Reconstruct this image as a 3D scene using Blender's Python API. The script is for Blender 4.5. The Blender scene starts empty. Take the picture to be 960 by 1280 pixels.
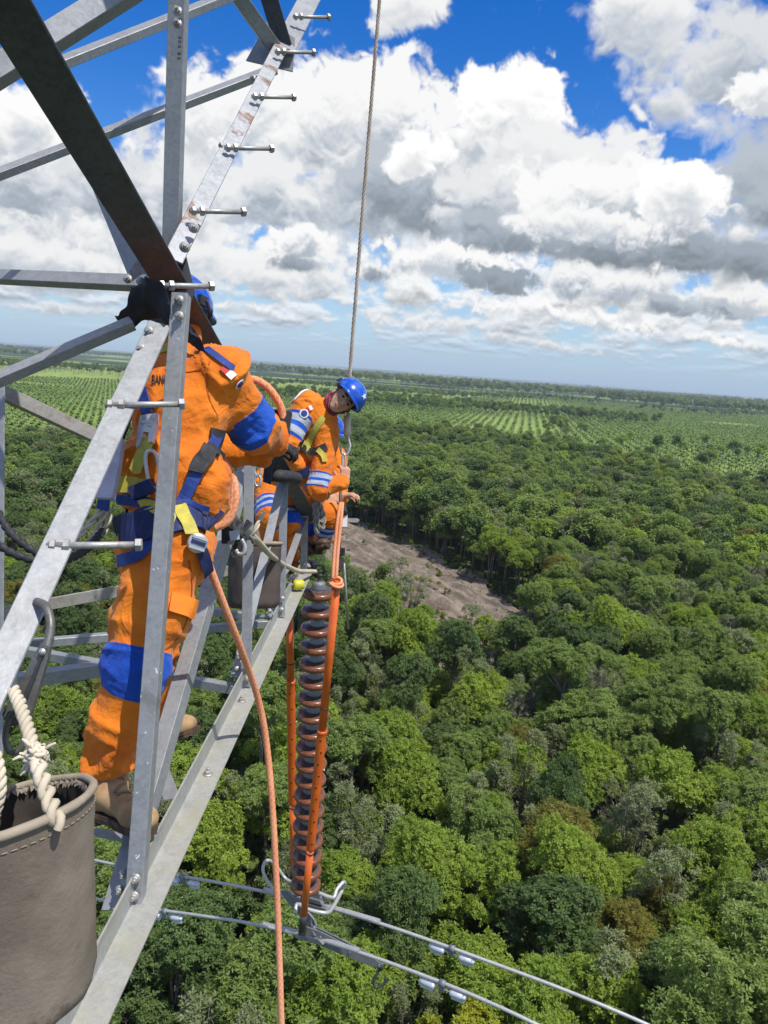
import bpy, bmesh, random
import numpy as np
from math import *
from mathutils import Vector, Matrix

# ------------------------------------------------------------------ camera
S = bpy.context.scene
COL = S.collection
FPX = 961.0                      # focal length in photo pixels (960 x 1280)
PITCH, ROLL = radians(10.44), radians(4.1)
cF = np.array([0, cos(PITCH), -sin(PITCH)])
_u0 = np.array([0, sin(PITCH), cos(PITCH)]); _r0 = np.array([1.0, 0, 0])
cR = cos(ROLL) * _r0 + sin(ROLL) * _u0
cU = -sin(ROLL) * _r0 + cos(ROLL) * _u0
def ray(x, y): return cF + cR * (x - 480) / FPX + cU * (640 - y) / FPX
def W(x, y, d): return ray(x, y) * d                       # point at depth d on the sight line
def Wz(x, y, z):                                           # point of the horizontal plane z
    r = ray(x, y); return r * (z / r[2])
def pix(P):
    P = np.asarray(P, float); d = P @ cF
    return 480 + FPX * (P @ cR) / d, 640 - FPX * (P @ cU) / d, d
cam_d = bpy.data.cameras.new("camera"); cam = bpy.data.objects.new("camera", cam_d); COL.objects.link(cam)
cam_d.sensor_fit = 'VERTICAL'; cam_d.sensor_height = 24; cam_d.lens = 24 * FPX / 1280
cam_d.clip_start = 0.05; cam_d.clip_end = 80000
cam.matrix_world = Matrix(((cR[0], cU[0], -cF[0], 0), (cR[1], cU[1], -cF[1], 0), (cR[2], cU[2], -cF[2], 0), (0, 0, 0, 1)))
S.camera = cam
S.view_settings.view_transform = 'Standard'; S.view_settings.look = 'None'
S.view_settings.exposure = 0.1; S.view_settings.gamma = 1.0
S.render.resolution_x, S.render.resolution_y = 768, 1024
S.cycles.max_bounces = 6; S.cycles.diffuse_bounces = 3; S.cycles.transparent_max_bounces = 6
S.cycles.volume_bounces = 0
GROUND = -44.0

# ------------------------------------------------------------------ node helpers
class NB:
    """small expression builder for shader nodes"""
    def __init__(s, nt): s.nt = nt
    def node(s, t, **kw):
        n = s.nt.nodes.new(t)
        for k, v in kw.items(): setattr(n, k, v)
        return n
    def put(s, sock, v):
        if isinstance(v, X): s.nt.links.new(v.s, sock)
        elif hasattr(v, 'is_output'): s.nt.links.new(v, sock)
        else:
            if sock.type == 'RGBA' and len(v) == 3: v = (*v, 1)
            sock.default_value = v
    def m(s, op, *a, clamp=False):
        n = s.node('ShaderNodeMath', operation=op, use_clamp=clamp)
        for i, v in enumerate(a): s.put(n.inputs[i], v)
        return X(s, n.outputs[0])
    def sstep(s, v, lo, hi, a=0.0, b=1.0):
        n = s.node('ShaderNodeMapRange', interpolation_type='SMOOTHSTEP')
        for i, q in enumerate((v, lo, hi, a, b)): s.put(n.inputs[i], q)
        return X(s, n.outputs[0])
    def lin(s, v, lo, hi, a=0.0, b=1.0):
        n = s.node('ShaderNodeMapRange')
        for i, q in enumerate((v, lo, hi, a, b)): s.put(n.inputs[i], q)
        return X(s, n.outputs[0])
    def mix(s, f, a, b, mode='MIX'):
        n = s.node('ShaderNodeMix', data_type='RGBA', blend_type=mode)
        s.put(n.inputs[0], f); s.put(n.inputs[6], a); s.put(n.inputs[7], b)
        return X(s, n.outputs[2])
    def vec(s, x, y, z):
        n = s.node('ShaderNodeCombineXYZ')
        for i, q in enumerate((x, y, z)): s.put(n.inputs[i], q)
        return X(s, n.outputs[0])
    def noise(s, v, scale, detail=4, rough=0.5, dist=0.0, out=0):
        n = s.node('ShaderNodeTexNoise')
        if v is not None: s.put(n.inputs['Vector'], v)
        n.inputs['Scale'].default_value = scale; n.inputs['Detail'].default_value = detail
        n.inputs['Roughness'].default_value = rough; n.inputs['Distortion'].default_value = dist
        return X(s, n.outputs[out])
    def voro(s, v, scale, detail=0, smooth=None, out=0):
        n = s.node('ShaderNodeTexVoronoi')
        if smooth is not None:
            n.feature = 'SMOOTH_F1'; n.inputs['Smoothness'].default_value = smooth
        if v is not None: s.put(n.inputs['Vector'], v)
        n.inputs['Scale'].default_value = scale; n.inputs['Detail'].default_value = detail
        return X(s, n.outputs[out])
    def attr(s, name, out=2, typ='GEOMETRY'):
        n = s.node('ShaderNodeAttribute', attribute_name=name, attribute_type=typ)
        return X(s, n.outputs[out])
class X:
    def __init__(s, b, sock): s.b, s.s = b, sock
    def __add__(s, o): return s.b.m('ADD', s, o)
    __radd__ = __add__
    def __sub__(s, o): return s.b.m('SUBTRACT', s, o)
    def __rsub__(s, o): return s.b.m('SUBTRACT', o, s)
    def __mul__(s, o): return s.b.m('MULTIPLY', s, o)
    __rmul__ = __mul__
    def __truediv__(s, o): return s.b.m('DIVIDE', s, o)
    def __rtruediv__(s, o): return s.b.m('DIVIDE', o, s)

# ------------------------------------------------------------------ sky, clouds, sun
SUN_EL, SUN_AZ = radians(64), radians(130)       # azimuth clockwise from the view direction
def vnoise2(x, y, seed=0):
    """value noise, numpy"""
    xi, yi = np.floor(x).astype(np.int64), np.floor(y).astype(np.int64); fx, fy = x - xi, y - yi
    fx, fy = fx * fx * fx * (fx * (fx * 6 - 15) + 10), fy * fy * fy * (fy * (fy * 6 - 15) + 10)
    def h(a, c):
        n = (a * 374761393 + c * 668265263 + seed * 974711) & 0x7fffffff
        n = ((n ^ (n >> 13)) * 1274126177) & 0x7fffffff
        return ((n ^ (n >> 16)) & 0xffff) / 65535.0
    return (h(xi, yi) * (1 - fx) + h(xi + 1, yi) * fx) * (1 - fy) + (h(xi, yi + 1) * (1 - fx) + h(xi + 1, yi + 1) * fx) * fy
def fbm2(x, y, octs, seed, gain=.52, billow=False):
    t = 0; a = 1; n = 0
    for o in range(octs):
        ca, sa = cos(o * .7 + .3), sin(o * .7 + .3)
        v = vnoise2((x * ca - y * sa) * 2 ** o + 17.3 * o, (x * sa + y * ca) * 2 ** o + 5.1 * o, seed + o)
        t = t + a * (np.abs(2 * v - 1) if billow else v); n += a; a *= gain
    return t / n
def smooth(v, lo, hi):
    t = np.clip((v - lo) / (hi - lo), 0, 1); return t * t * (3 - 2 * t)
def shift_up(a, k):
    """value found k rows higher (rows grow upward)"""
    o = np.zeros_like(a)
    if k < a.shape[0]: o[:a.shape[0] - k] = a[k:]
    return o
def cloud_field():
    """colour and cover of the clouds on an azimuth-elevation grid (degrees)"""
    WID, HEI = 6144, 3072; dg = 360 / WID
    rgb = np.zeros((HEI, WID, 3), np.float32); cov = np.zeros((HEI, WID), np.float32)
    # all round: scattered cumulus of the same sky
    st = 4
    el = (np.arange(HEI // 2, HEI, st) + .5) * dg - 90; az = (np.arange(0, WID, st) + .5) * dg - 180
    A, E = np.meshgrid(az, el)
    dx, dy, dz = np.sin(np.radians(A)) * np.cos(np.radians(E)), np.cos(np.radians(A)) * np.cos(np.radians(E)), np.sin(np.radians(E))
    u, v = dx / (dz + .18), dy / (dz + .18)
    n = fbm2(u * 1.6 + 40, v * 1.6, 6, 3); n2 = fbm2(u * 1.6 + 40, v * 1.6 - .12, 6, 3)
    g = smooth(n, .47, .58) * smooth(E, .5, 4); c = np.clip(.80 + (n - n2) * 2.2, .40, 1.0)
    up = lambda q: np.repeat(np.repeat(q, st, 0), st, 1)
    cov[HEI // 2:] = up(g); rgb[HEI // 2:] = up(c)[..., None] * np.array([.97, .985, 1.0])
    # the part of the sky in the picture, cloud by cloud from back to front
    c0, c1 = int((180 - 42) / dg), int((180 + 42) / dg); r0, r1 = HEI // 2, HEI // 2 + int(38 / dg)
    az = (np.arange(c0, c1) + .5) * dg - 180; el = (np.arange(r0, r1) + .5) * dg - 90
    A, E = np.meshgrid(az, el); C = np.zeros(A.shape + (3,)); K = np.zeros(A.shape)
    # flat distant decks near the horizon
    inv = 60 / (E + 3.0)
    n = fbm2(A * .32, inv * .62, 8, 91, .56); n2 = fbm2(A * .32, inv * .62 - .26, 7, 91, .56)
    K = smooth(n, .36, .54) * smooth(E, .7, 3.4) * smooth(-E, -13, -8)
    low = smooth(E, 1.0, 6.0)[..., None]; C[:] = np.clip(.74 + (n - n2) * 1.5, .48, .90)[..., None] * (np.array([.955, .98, 1.0]) * low + np.array([.62, .76, .93]) * (1 - low))
    edge = smooth(np.abs(A), 30, 40)
    for i, (px, py, rx, ry, base, top, soft, rough, rot) in enumerate(CLOUDS):
        q = ray(px, py); a_, e_ = degrees(atan2(q[0], q[1])), degrees(atan2(q[2], hypot(q[0], q[1])))
        k = degrees(1 / FPX) * cos(atan(hypot(px - 480, py - 640) / FPX)) ** 1.2; rx_, ry_ = rx * k, ry * k
        m = 1.75; ci = np.nonzero(np.abs(az - a_) < rx_ * m + 2)[0]; ri = np.nonzero(np.abs(el - e_) < ry_ * m + 2 + rx_ * abs(sin(radians(rot))))[0]
        if not len(ci) or not len(ri): continue
        sl = np.s_[ri[0]:ri[-1] + 1, ci[0]:ci[-1] + 1]; a, e = A[sl] - a_, E[sl] - e_
        ca, sa = cos(radians(rot)), sin(radians(rot)); U, V = (a * ca + e * sa), (e * ca - a * sa)
        f = .34 if ry > 30 else .55
        wx = (fbm2(a * f * 2 + i * 7, e * f * 2, 4, 201 + i) - .5) * 1.6; wy = (fbm2(a * f * 2 + i * 7 + 50, e * f * 2, 4, 301 + i) - .5) * 1.6
        bil = fbm2((a + wx) * f * 1.3 + 3 * i, (e + wy) * f * 1.5, 7, 11 + i, .55, True); fb = fbm2((a + wx) * f + 9, (e + wy) * f * 1.3, 8, 61 + i, .56)
        Vn = V / ry_; Vn = np.where(Vn < 0, Vn * 1.25, Vn)
        sh = 1 - np.sqrt((U / rx_) ** 2 + Vn ** 2)
        T = sh * 1.1 + rough * ((fb - .5) * 1.45 + (bil - .34) * .72)
        al = smooth(T, 0, soft * 1.35); Tm = np.clip(T, 0, 1.4)
        acc = 0
        for s_ in (1, 2, 3, 5, 8, 12, 17, 23, 30): acc = acc + shift_up(Tm, max(1, int(s_ * 1.5 * ry / 70))) * (.5 + s_ * .06)
        lit = np.exp(-acc * .15) 
        loc = (bil - shift_up(bil, 4)) * .5 + (fb - shift_up(fb, 7)) * 1.0
        b = np.clip(lit * 1.25 + .30 * Vn + .12 + loc * 1.1, 0, 1)
        b = np.where(T < .25, b + (1 - b) * (.25 - np.clip(T, 0, .25)) * 1.4, b)
        v = (base + (top - base) * smooth(b, 0.02, .98)) * .90
        q = 1 - smooth(v, .35, .90); tint = np.stack([v * (1 - .19 * q), v * (1 - .06 * q), v * (1 + .10 * q)], -1)
        C[sl] = C[sl] * (1 - al[..., None]) + tint * al[..., None]; K[sl] = K[sl] * (1 - al) + al
    w = (1 - edge) * smooth(-E, -37, -30)
    rgb[r0:r1, c0:c1] = rgb[r0:r1, c0:c1] * (1 - w[..., None]) + C * w[..., None]; cov[r0:r1, c0:c1] = cov[r0:r1, c0:c1] * (1 - w) + K * w
    return rgb, cov
def build_world():
    w = bpy.data.worlds.new("World"); S.world = w; w.use_nodes = True
    nt = w.node_tree; nt.nodes.clear(); b = NB(nt)
    out = b.node('ShaderNodeOutputWorld'); bg = b.node('ShaderNodeBackground')
    STR = 0.1; bg.inputs[1].default_value = STR
    nt.links.new(bg.outputs[0], out.inputs[0])
    sky = b.node('ShaderNodeTexSky', sky_type='NISHITA', sun_disc=False)
    sky.sun_elevation = SUN_EL; sky.sun_rotation = SUN_AZ
    sky.altitude = 0; sky.air_density = 1.0; sky.dust_density = 0.4; sky.ozone_density = 3.0
    hs = b.node('ShaderNodeHueSaturation'); hs.inputs['Hue'].default_value = .516; hs.inputs['Saturation'].default_value = 1.45; hs.inputs['Value'].default_value = 1.45
    nt.links.new(sky.outputs[0], hs.inputs['Color'])
    rgb, cov = cloud_field()
    im = bpy.data.images.new('clouds', cov.shape[1], cov.shape[0], alpha=True, float_buffer=True)
    im.colorspace_settings.name = 'Non-Color'; im.alpha_mode = 'CHANNEL_PACKED'
    im.pixels.foreach_set(np.concatenate([rgb, cov[..., None]], -1).astype(np.float32).ravel())
    im.update()
    tc = b.node('ShaderNodeTexCoord'); sp = b.node('ShaderNodeSeparateXYZ'); nt.links.new(tc.outputs['Generated'], sp.inputs[0])
    az = b.m('ARCTAN2', X(b, sp.outputs[0]), X(b, sp.outputs[1])); el = b.m('ARCSINE', X(b, sp.outputs[2]))
    et = b.node('ShaderNodeTexImage', interpolation='Cubic'); et.image = im
    b.put(et.inputs[0], b.vec(az * (1 / (2 * pi)) + .5, el * (1 / pi) + .5, 0.0))
    col = b.mix(b.sstep(X(b, sp.outputs[2]), -.01, .17, .8, 0.0), X(b, hs.outputs[0]), (.29 / STR, .44 / STR, .70 / STR))
    cl = b.mix(1.0, X(b, et.outputs[0]), (1 / STR, 1 / STR, 1 / STR), 'MULTIPLY')
    col = b.mix(X(b, et.outputs[1]), col, cl)
    nt.links.new(col.s, bg.inputs[0])
    w.cycles.sampling_method = 'MANUAL'; w.cycles.sample_map_resolution = 1024
    sd = bpy.data.lights.new("sun", 'SUN'); so = bpy.data.objects.new("sun", sd); COL.objects.link(so)
    sd.energy = 4.7; sd.angle = radians(0.53); sd.color = (1.0, 0.955, 0.88)
    d = Vector((sin(SUN_AZ) * cos(SUN_EL), cos(SUN_AZ) * cos(SUN_EL), sin(SUN_EL)))
    so.rotation_euler = d.to_track_quat('Z', 'Y').to_euler()
# centre and radii in photo pixels, linear grey of base and top, edge softness, raggedness, tilt
CLOUDS = [
    (95, 300, 330, 75, .50, .95, .30, .9, 0), (40, 205, 150, 95, .46, 1.0, .22, 1.0, 0),
    (180, 250, 150, 90, .40, .80, .4, 1.0, 0), (20, 150, 90, 55, .62, 1.02, .2, 1.0, 0),
    (300, 150, 130, 80, .62, .98, .3, 1.0, 5), (440, 165, 185, 100, .52, .98, .22, 1.0, 0),
    (400, 250, 230, 80, .46, .90, .35, 1.0, 0), (520, 8, 60, 48, .72, .95, .3, 1.1, 0),
    (800, 30, 130, 70, .60, .92, .6, 1.3, -8), (915, 70, 80, 85, .50, .80, .5, 1.1, 0),
    (860, 140, 90, 35, .55, .85, .8, 1.4, -20),
    (650, 145, 85, 82, .55, 1.05, .16, .9, 0), (700, 200, 115, 75, .48, .92, .3, 1.0, 0),
    (540, 240, 150, 68, .33, .62, .35, .9, -4), (520, 195, 55, 36, .75, 1.05, .2, 1.0, 12),
    (640, 250, 130, 70, .40, .86, .3, 1.0, 0), (955, 215, 75, 110, .38, .60, .5, .9, 0),
    (945, 120, 42, 30, .7, 1.0, .25, 1.0, 0), (770, 262, 150, 62, .50, 1.0, .2, 1.0, -6), (845, 240, 62, 40, .7, 1.06, .15, .9, 0),
    (640, 300, 140, 36, .32, .55, .5, .8, 0), (850, 316, 225, 44, .25, .46, .5, .8, -4), (950, 265, 60, 60, .32, .55, .5, .9, 0),
    (730, 282, 120, 30, .62, .98, .4, .9, -5),
    (90, 335, 210, 40, .55, .92, .4, 1.0, 0), (330, 345, 160, 40, .52, .92, .5, 1.1, 0),
    (372, 302, 55, 22, .55, 1.0, .2, .9, 0), (365, 330, 50, 14, .34, .46, .5, .9, 0),
    (560, 330, 150, 26, .62, 1.0, .4, 1.1, 0), (800, 362, 200, 28, .50, .95, .5, 1.1, -4),
    (625, 352, 66, 20, .33, .44, .3, 1.2, 0), (472, 345, 24, 12, .36, .44, .5, 1.2, 0), (700, 395, 170, 20, .62, 1.0, .5, 1.2, -4),
    (850, 385, 90, 16, .36, .60, .5, 1.1, -4), (500, 400, 130, 16, .58, .90, .7, 1.3, -3), (900, 425, 90, 12, .65, 1.0, .6, 1.2, -5),
    (640, 425, 120, 9, .58, .88, .8, 1.3, -4), (330, 392, 100, 12, .62, .95, .8, 1.3, -3), (60, 385, 130, 12, .6, .85, .9, 1.3, 0),
]
build_world()

# ------------------------------------------------------------------ mesh helpers
def tag(o, label=None, cat=None, group=None, kind=None):
    if label: o['label'] = label
    if cat: o['category'] = cat
    if group: o['group'] = group
    if kind: o['kind'] = kind
    return o
def empty(name, loc, label, cat, group=None):
    o = bpy.data.objects.new(name, None); COL.objects.link(o); o.location = Vector(loc)
    o.empty_display_size = 0.1
    return tag(o, label, cat, group)
class MB:
    """collects vertices and faces of one mesh"""
    def __init__(s): s.v = []; s.f = []; s.mi = []; s.cur = 0; s.sm = []
    def add(s, vs, fs, smooth=False):
        n = len(s.v); s.v += [tuple(map(float, q)) for q in vs]
        s.f += [tuple(i + n for i in f) for f in fs]; s.mi += [s.cur] * len(fs); s.sm += [smooth] * len(fs)
    def box(s, c, ax, ay, az):
        c, ax, ay, az = (np.asarray(q, float) for q in (c, ax, ay, az))
        vs = [c + i * ax + j * ay + k * az for k in (-1, 1) for j in (-1, 1) for i in (-1, 1)]
        s.add(vs, [(0, 2, 3, 1), (4, 5, 7, 6), (0, 1, 5, 4), (2, 6, 7, 3), (0, 4, 6, 2), (1, 3, 7, 5)])
    def tube(s, pts, rad, n=10, cap=True, closed=False, flat=1.0, up=None):
        pts = [np.asarray(p, float) for p in pts]; m = len(pts)
        if not hasattr(rad, '__len__'): rad = [rad] * m
        tang = []
        for i in range(m):
            if closed: t = pts[(i + 1) % m] - pts[i - 1]
            else: t = pts[min(i + 1, m - 1)] - pts[max(i - 1, 0)]
            tang.append(t / (np.linalg.norm(t) + 1e-12))
        u = np.array([0, 0, 1.0]) if up is None else np.asarray(up, float)
        if abs(u @ tang[0]) > 0.95: u = np.array([1.0, 0, 0])
        vs = []
        for i in range(m):
            u = u - tang[i] * (u @ tang[i]); u /= np.linalg.norm(u) + 1e-12
            w = np.cross(tang[i], u)
            for k in range(n):
                a = 2 * pi * k / n
                vs.append(pts[i] + rad[i] * (cos(a) * u * flat + sin(a) * w))
        fs = []
        for i in range(m if closed else m - 1):
            j = (i + 1) % m
            for k in range(n):
                l = (k + 1) % n
                fs.append((i * n + k, i * n + l, j * n + l, j * n + k))
        s.add(vs, fs, True)
        if cap and not closed:
            q = len(s.v) - len(vs)
            s.f.append(tuple(q + k for k in range(n))[::-1]); s.mi.append(s.cur); s.sm.append(False)
            s.f.append(tuple(q + (m - 1) * n + k for k in range(n))); s.mi.append(s.cur); s.sm.append(False)
    def ribbon(s, pts, widths, normals, thick):
        """strap: a band of given width lying on a surface with the given normals"""
        pts = [np.asarray(p, float) for p in pts]; m = len(pts)
        if not hasattr(widths, '__len__'): widths = [widths] * m
        vs = []
        for i in range(m):
            t = pts[min(i + 1, m - 1)] - pts[max(i - 1, 0)]; t /= np.linalg.norm(t) + 1e-12
            nn = np.asarray(normals[i], float); nn = nn - t * (nn @ t); nn /= np.linalg.norm(nn) + 1e-12
            sd = np.cross(t, nn) * widths[i] / 2
            vs += [pts[i] - sd, pts[i] + sd, pts[i] + sd + nn * thick, pts[i] - sd + nn * thick]
        fs = [(0, 1, 2, 3), tuple(4 * (m - 1) + k for k in (3, 2, 1, 0))]
        for i in range(m - 1):
            for k in range(4):
                l = (k + 1) % 4
                fs.append((4 * i + k, 4 * i + 4 + k, 4 * i + 4 + l, 4 * i + l))
        s.add(vs, fs)
    def lathe(s, prof, o, ax, n=24):
        """profile of (radius, height) pairs turned about axis ax from o"""
        o = np.asarray(o, float); ax = np.asarray(ax, float); ax = ax / np.linalg.norm(ax)
        u = np.cross(ax, [0.31, 0.9, 0.2]); u /= np.linalg.norm(u); w = np.cross(ax, u)
        m = len(prof); vs = []
        for r_, h in prof:
            for k in range(n):
                a = 2 * pi * k / n
                vs.append(o + ax * h + r_ * (cos(a) * u + sin(a) * w))
        fs = [(i * n + k, i * n + (k + 1) % n, (i + 1) * n + (k + 1) % n, (i + 1) * n + k) for i in range(m - 1) for k in range(n)]
        s.add(vs, fs, True)
    def prism(s, poly, o, ux, uy, depth):
        """flat outline extruded by depth along ux x uy"""
        o, ux, uy = (np.asarray(q, float) for q in (o, ux, uy)); nz = np.cross(ux, uy); nz /= np.linalg.norm(nz)
        m = len(poly)
        vs = [o + ux * a + uy * c - nz * depth / 2 for a, c in poly] + [o + ux * a + uy * c + nz * depth / 2 for a, c in poly]
        s.add(vs, [tuple(range(m))[::-1], tuple(range(m, 2 * m))] + [(i, (i + 1) % m, m + (i + 1) % m, m + i) for i in range(m)])
    def mesh(s, name):
        me = bpy.data.meshes.new(name); me.from_pydata(s.v, [], s.f)
        if any(s.mi): me.polygons.foreach_set('material_index', s.mi)
        me.polygons.foreach_set('use_smooth', s.sm)
        me.update(); return me
    def build(s, name, mats, parent=None, origin=None):
        me = s.mesh(name)
        for q in (mats if isinstance(mats, (list, tuple)) else [mats]): me.materials.append(q)
        o = bpy.data.objects.new(name, me); COL.objects.link(o)
        if parent is not None:
            o.parent = parent; off = Vector()
            p = parent
            while p is not None: off += p.location; p = p.parent
            me.transform(Matrix.Translation(-off))
        elif origin is not None:
            me.transform(Matrix.Translation(-Vector(origin))); o.location = Vector(origin)
        return o
def np_mesh(name, verts, quads, smooth=True):
    me = bpy.data.meshes.new(name)
    nv, nq = len(verts), len(quads); k = quads.shape[1]
    me.vertices.add(nv); me.vertices.foreach_set('co', np.asarray(verts, np.float32).ravel())
    me.loops.add(nq * k); me.loops.foreach_set('vertex_index', quads.astype(np.int32).ravel())
    me.polygons.add(nq); me.polygons.foreach_set('loop_start', np.arange(0, nq * k, k, dtype=np.int32))
    me.polygons.foreach_set('use_smooth', np.full(nq, smooth))
    me.update(calc_edges=True); return me
def fattr(me, name, vals, dom='POINT'):
    a = me.attributes.new(name, 'FLOAT', dom); a.data.foreach_set('value', np.asarray(vals, np.float32).ravel())

# ------------------------------------------------------------------ materials
def pbr(name, col, rough=0.6, metal=0.0, var=None, bump=None, spec=0.5, coat=0.0, col2=None, col3=None, sheen=0.0):
    """principled with two noise-driven colours; var = (scale, low, high) of the mask; bump = (scale, strength, distance)"""
    m = bpy.data.materials.new(name); m.use_nodes = True
    nt = m.node_tree; b = NB(nt); p = nt.nodes['Principled BSDF']
    tc = b.node('ShaderNodeTexCoord'); v = tc.outputs['Object']
    c = None
    if col2 is not None:
        sc, lo, hi = var
        c = b.mix(b.sstep(b.noise(v, sc, 6, 0.6), lo, hi), (*col, 1), (*col2, 1))
        if col3 is not None:
            c = b.mix(b.sstep(b.noise(v, sc * 3.1, 5, 0.65), 0.56, 0.72), c, (*col3, 1))
        b.put(p.inputs['Base Color'], c)
        rn = b.lin(b.noise(v, sc * 2, 4), 0.3, 0.7, rough * 0.8, min(1, rough * 1.2)); b.put(p.inputs['Roughness'], rn)
    else:
        p.inputs['Base Color'].default_value = (*col, 1); p.inputs['Roughness'].default_value = rough
    p.inputs['Metallic'].default_value = metal
    p.inputs['Specular IOR Level'].default_value = spec
    p.inputs['Coat Weight'].default_value = coat
    if sheen: p.inputs['Sheen Weight'].default_value = sheen
    if bump:
        bn = b.node('ShaderNodeBump'); bn.inputs['Strength'].default_value = bump[1]; bn.inputs['Distance'].default_value = bump[2]
        b.put(bn.inputs['Height'], b.noise(v, bump[0], 5, 0.6)); nt.links.new(bn.outputs[0], p.inputs['Normal'])
    return m
def leaf_mat(name, c1, c2, trans=0.35):
    m = bpy.data.materials.new(name); m.use_nodes = True
    nt = m.node_tree; b = NB(nt); p = nt.nodes['Principled BSDF']
    oi = b.node('ShaderNodeObjectInfo')
    t = b.attr('tone') * 0.75 + X(b, oi.outputs['Random']) * 0.35
    c = b.mix(b.sstep(t, 0.05, 1.0), (*c1, 1), (*c2, 1))
    b.put(p.inputs['Base Color'], c); p.inputs['Roughness'].default_value = 0.5; p.inputs['Specular IOR Level'].default_value = 0.35
    tr = b.node('ShaderNodeBsdfTranslucent'); b.put(tr.inputs['Color'], b.mix(0.5, c, (c2[0] * 1.3, c2[1] * 1.25, c2[2] * 0.6, 1)))
    ms = b.node('ShaderNodeMixShader'); ms.inputs[0].default_value = trans
    nt.links.new(p.outputs[0], ms.inputs[1]); nt.links.new(tr.outputs[0], ms.inputs[2])
    nt.links.new(ms.outputs[0], nt.nodes['Material Output'].inputs[0])
    return m
LEAF = {
    'mid':    leaf_mat('leaf_mid_green', (.125, .195, .046), (.270, .360, .092), .46),
    'bright': leaf_mat('leaf_bright_green', (.170, .260, .034), (.335, .440, .066), .46),
    'dark':   leaf_mat('leaf_dark_green', (.068, .120, .036), (.155, .230, .066), .42),
    'olive':  leaf_mat('leaf_olive', (.130, .138, .026), (.270, .255, .050), .42),
    'grey':   leaf_mat('leaf_grey_green', (.160, .195, .094), (.290, .335, .165), .42),
    'yellow': leaf_mat('leaf_yellow_green', (.19, .23, .020), (.40, .42, .034), .42),
    'palm':   leaf_mat('leaf_palm', (.095, .165, .034), (.21, .30, .07), .3),
}
BARK = pbr('bark_pale', (.20, .18, .15), .9, var=(9, .4, .6), col2=(.11, .095, .075), bump=(30, .4, .02))
BARKD = pbr('bark_dark', (.07, .055, .04), .9, var=(9, .4, .6), col2=(.035, .028, .02))

# ------------------------------------------------------------------ ground
rs = np.random.RandomState(7)
def hill(x, y):
    x, y = np.asarray(x, float), np.asarray(y, float)
    d = np.hypot(x, y); k = np.clip((d - 250) / 1500, 0, 1)
    z = (vnoise2(x / 420, y / 420, 3) - .5) * 13 + (vnoise2(x / 150, y / 150, 5) - .5) * 3
    far = (vnoise2(x / 2600, y / 1900, 9) - .35) * 60 * np.clip((d - 3500) / 5000, 0, 1)
    return GROUND + z * k + far
def build_ground():
    ys = np.concatenate([np.linspace(-120, 40, 6), np.geomspace(60, 32000, 130)])
    xs = np.linspace(-1.1, 1.1, 111)
    Yg, Xg = np.meshgrid(ys, xs, indexing='ij')
    Xw = Xg * (np.abs(Yg) + 160); v = np.stack([Xw, Yg, hill(Xw, Yg)], -1).reshape(-1, 3)
    n = len(xs); i = np.arange(len(ys) - 1)[:, None] * n + np.arange(n - 1)[None]
    q = np.stack([i, i + 1, i + n + 1, i + n], -1).reshape(-1, 4)
    me = np_mesh('ground', v, q)
    m = bpy.data.materials.new('ground_cover'); m.use_nodes = True
    nt = m.node_tree; b = NB(nt); p = nt.nodes['Principled BSDF']; p.inputs['Roughness'].default_value = 1; p.inputs['Specular IOR Level'].default_value = 0.1
    tc = b.node('ShaderNodeTexCoord'); P = tc.outputs['Object']
    sp = b.node('ShaderNodeSeparateXYZ'); nt.links.new(P, sp.inputs[0])
    gx, gy = X(b, sp.outputs[0]), X(b, sp.outputs[1])
    dist = b.m('SQRT', gx * gx + gy * gy)
    near = b.mix(b.sstep(b.noise(P, .35, 6, .65), .4, .62), (.045, .055, .02, 1), (.09, .125, .032, 1))
    grass = b.mix(b.sstep(b.noise(P, .09, 8, .7), .35, .65), (.15, .22, .05, 1), (.26, .32, .09, 1))
    forest = b.mix(b.noise(P, .03, 6, .7), (.016, .034, .014, 1), (.040, .066, .024, 1))
    fields = b.mix(b.sstep(b.noise(b.vec(gx * .35, gy, 0.0), .0021, 6, .6), .50, .56), forest, grass)
    c = b.mix(b.sstep(dist, 380, 520), near, grass)
    c = b.mix(b.sstep(dist + b.noise(P, .002, 3) * 900, 2100, 2500), c, fields)
    b.put(p.inputs['Base Color'], c)
    me.materials.append(m); o = bpy.data.objects.new('ground', me); COL.objects.link(o); o['kind'] = 'structure'
build_ground()
# felled strip: a bare brown sheet just above the ground, cut from the photo's outline
CLEAR_PX = [(395, 638), (447, 657), (480, 668), (517, 685), (575, 715), (615, 738), (674, 774), (655, 792), (606, 810), (560, 788), (517, 760), (476, 730), (435, 716), (395, 716), (330, 722), (262, 712), (262, 690), (330, 664)]
CLEAR = np.array([Wz(x, y, GROUND)[:2] for x, y in CLEAR_PX])
SHEET = np.array([Wz(x + (6 if i in (6, 7) else 0), y + (75 if 7 <= i <= 12 else (-1 if i < 6 else 0)), GROUND)[:2] for i, (x, y) in enumerate(CLEAR_PX)])   # runs on under the nearer crowns
def in_poly(x, y, poly):
    c = np.zeros(np.shape(x), bool); n = len(poly)
    for i in range(n):
        (x1, y1), (x2, y2) = poly[i], poly[i - 1]
        cond = ((y1 > y) != (y2 > y)); xx = (x2 - x1) * (y - y1) / (y2 - y1 + 1e-12) + x1
        c ^= cond & (x < xx)
    return c
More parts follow.
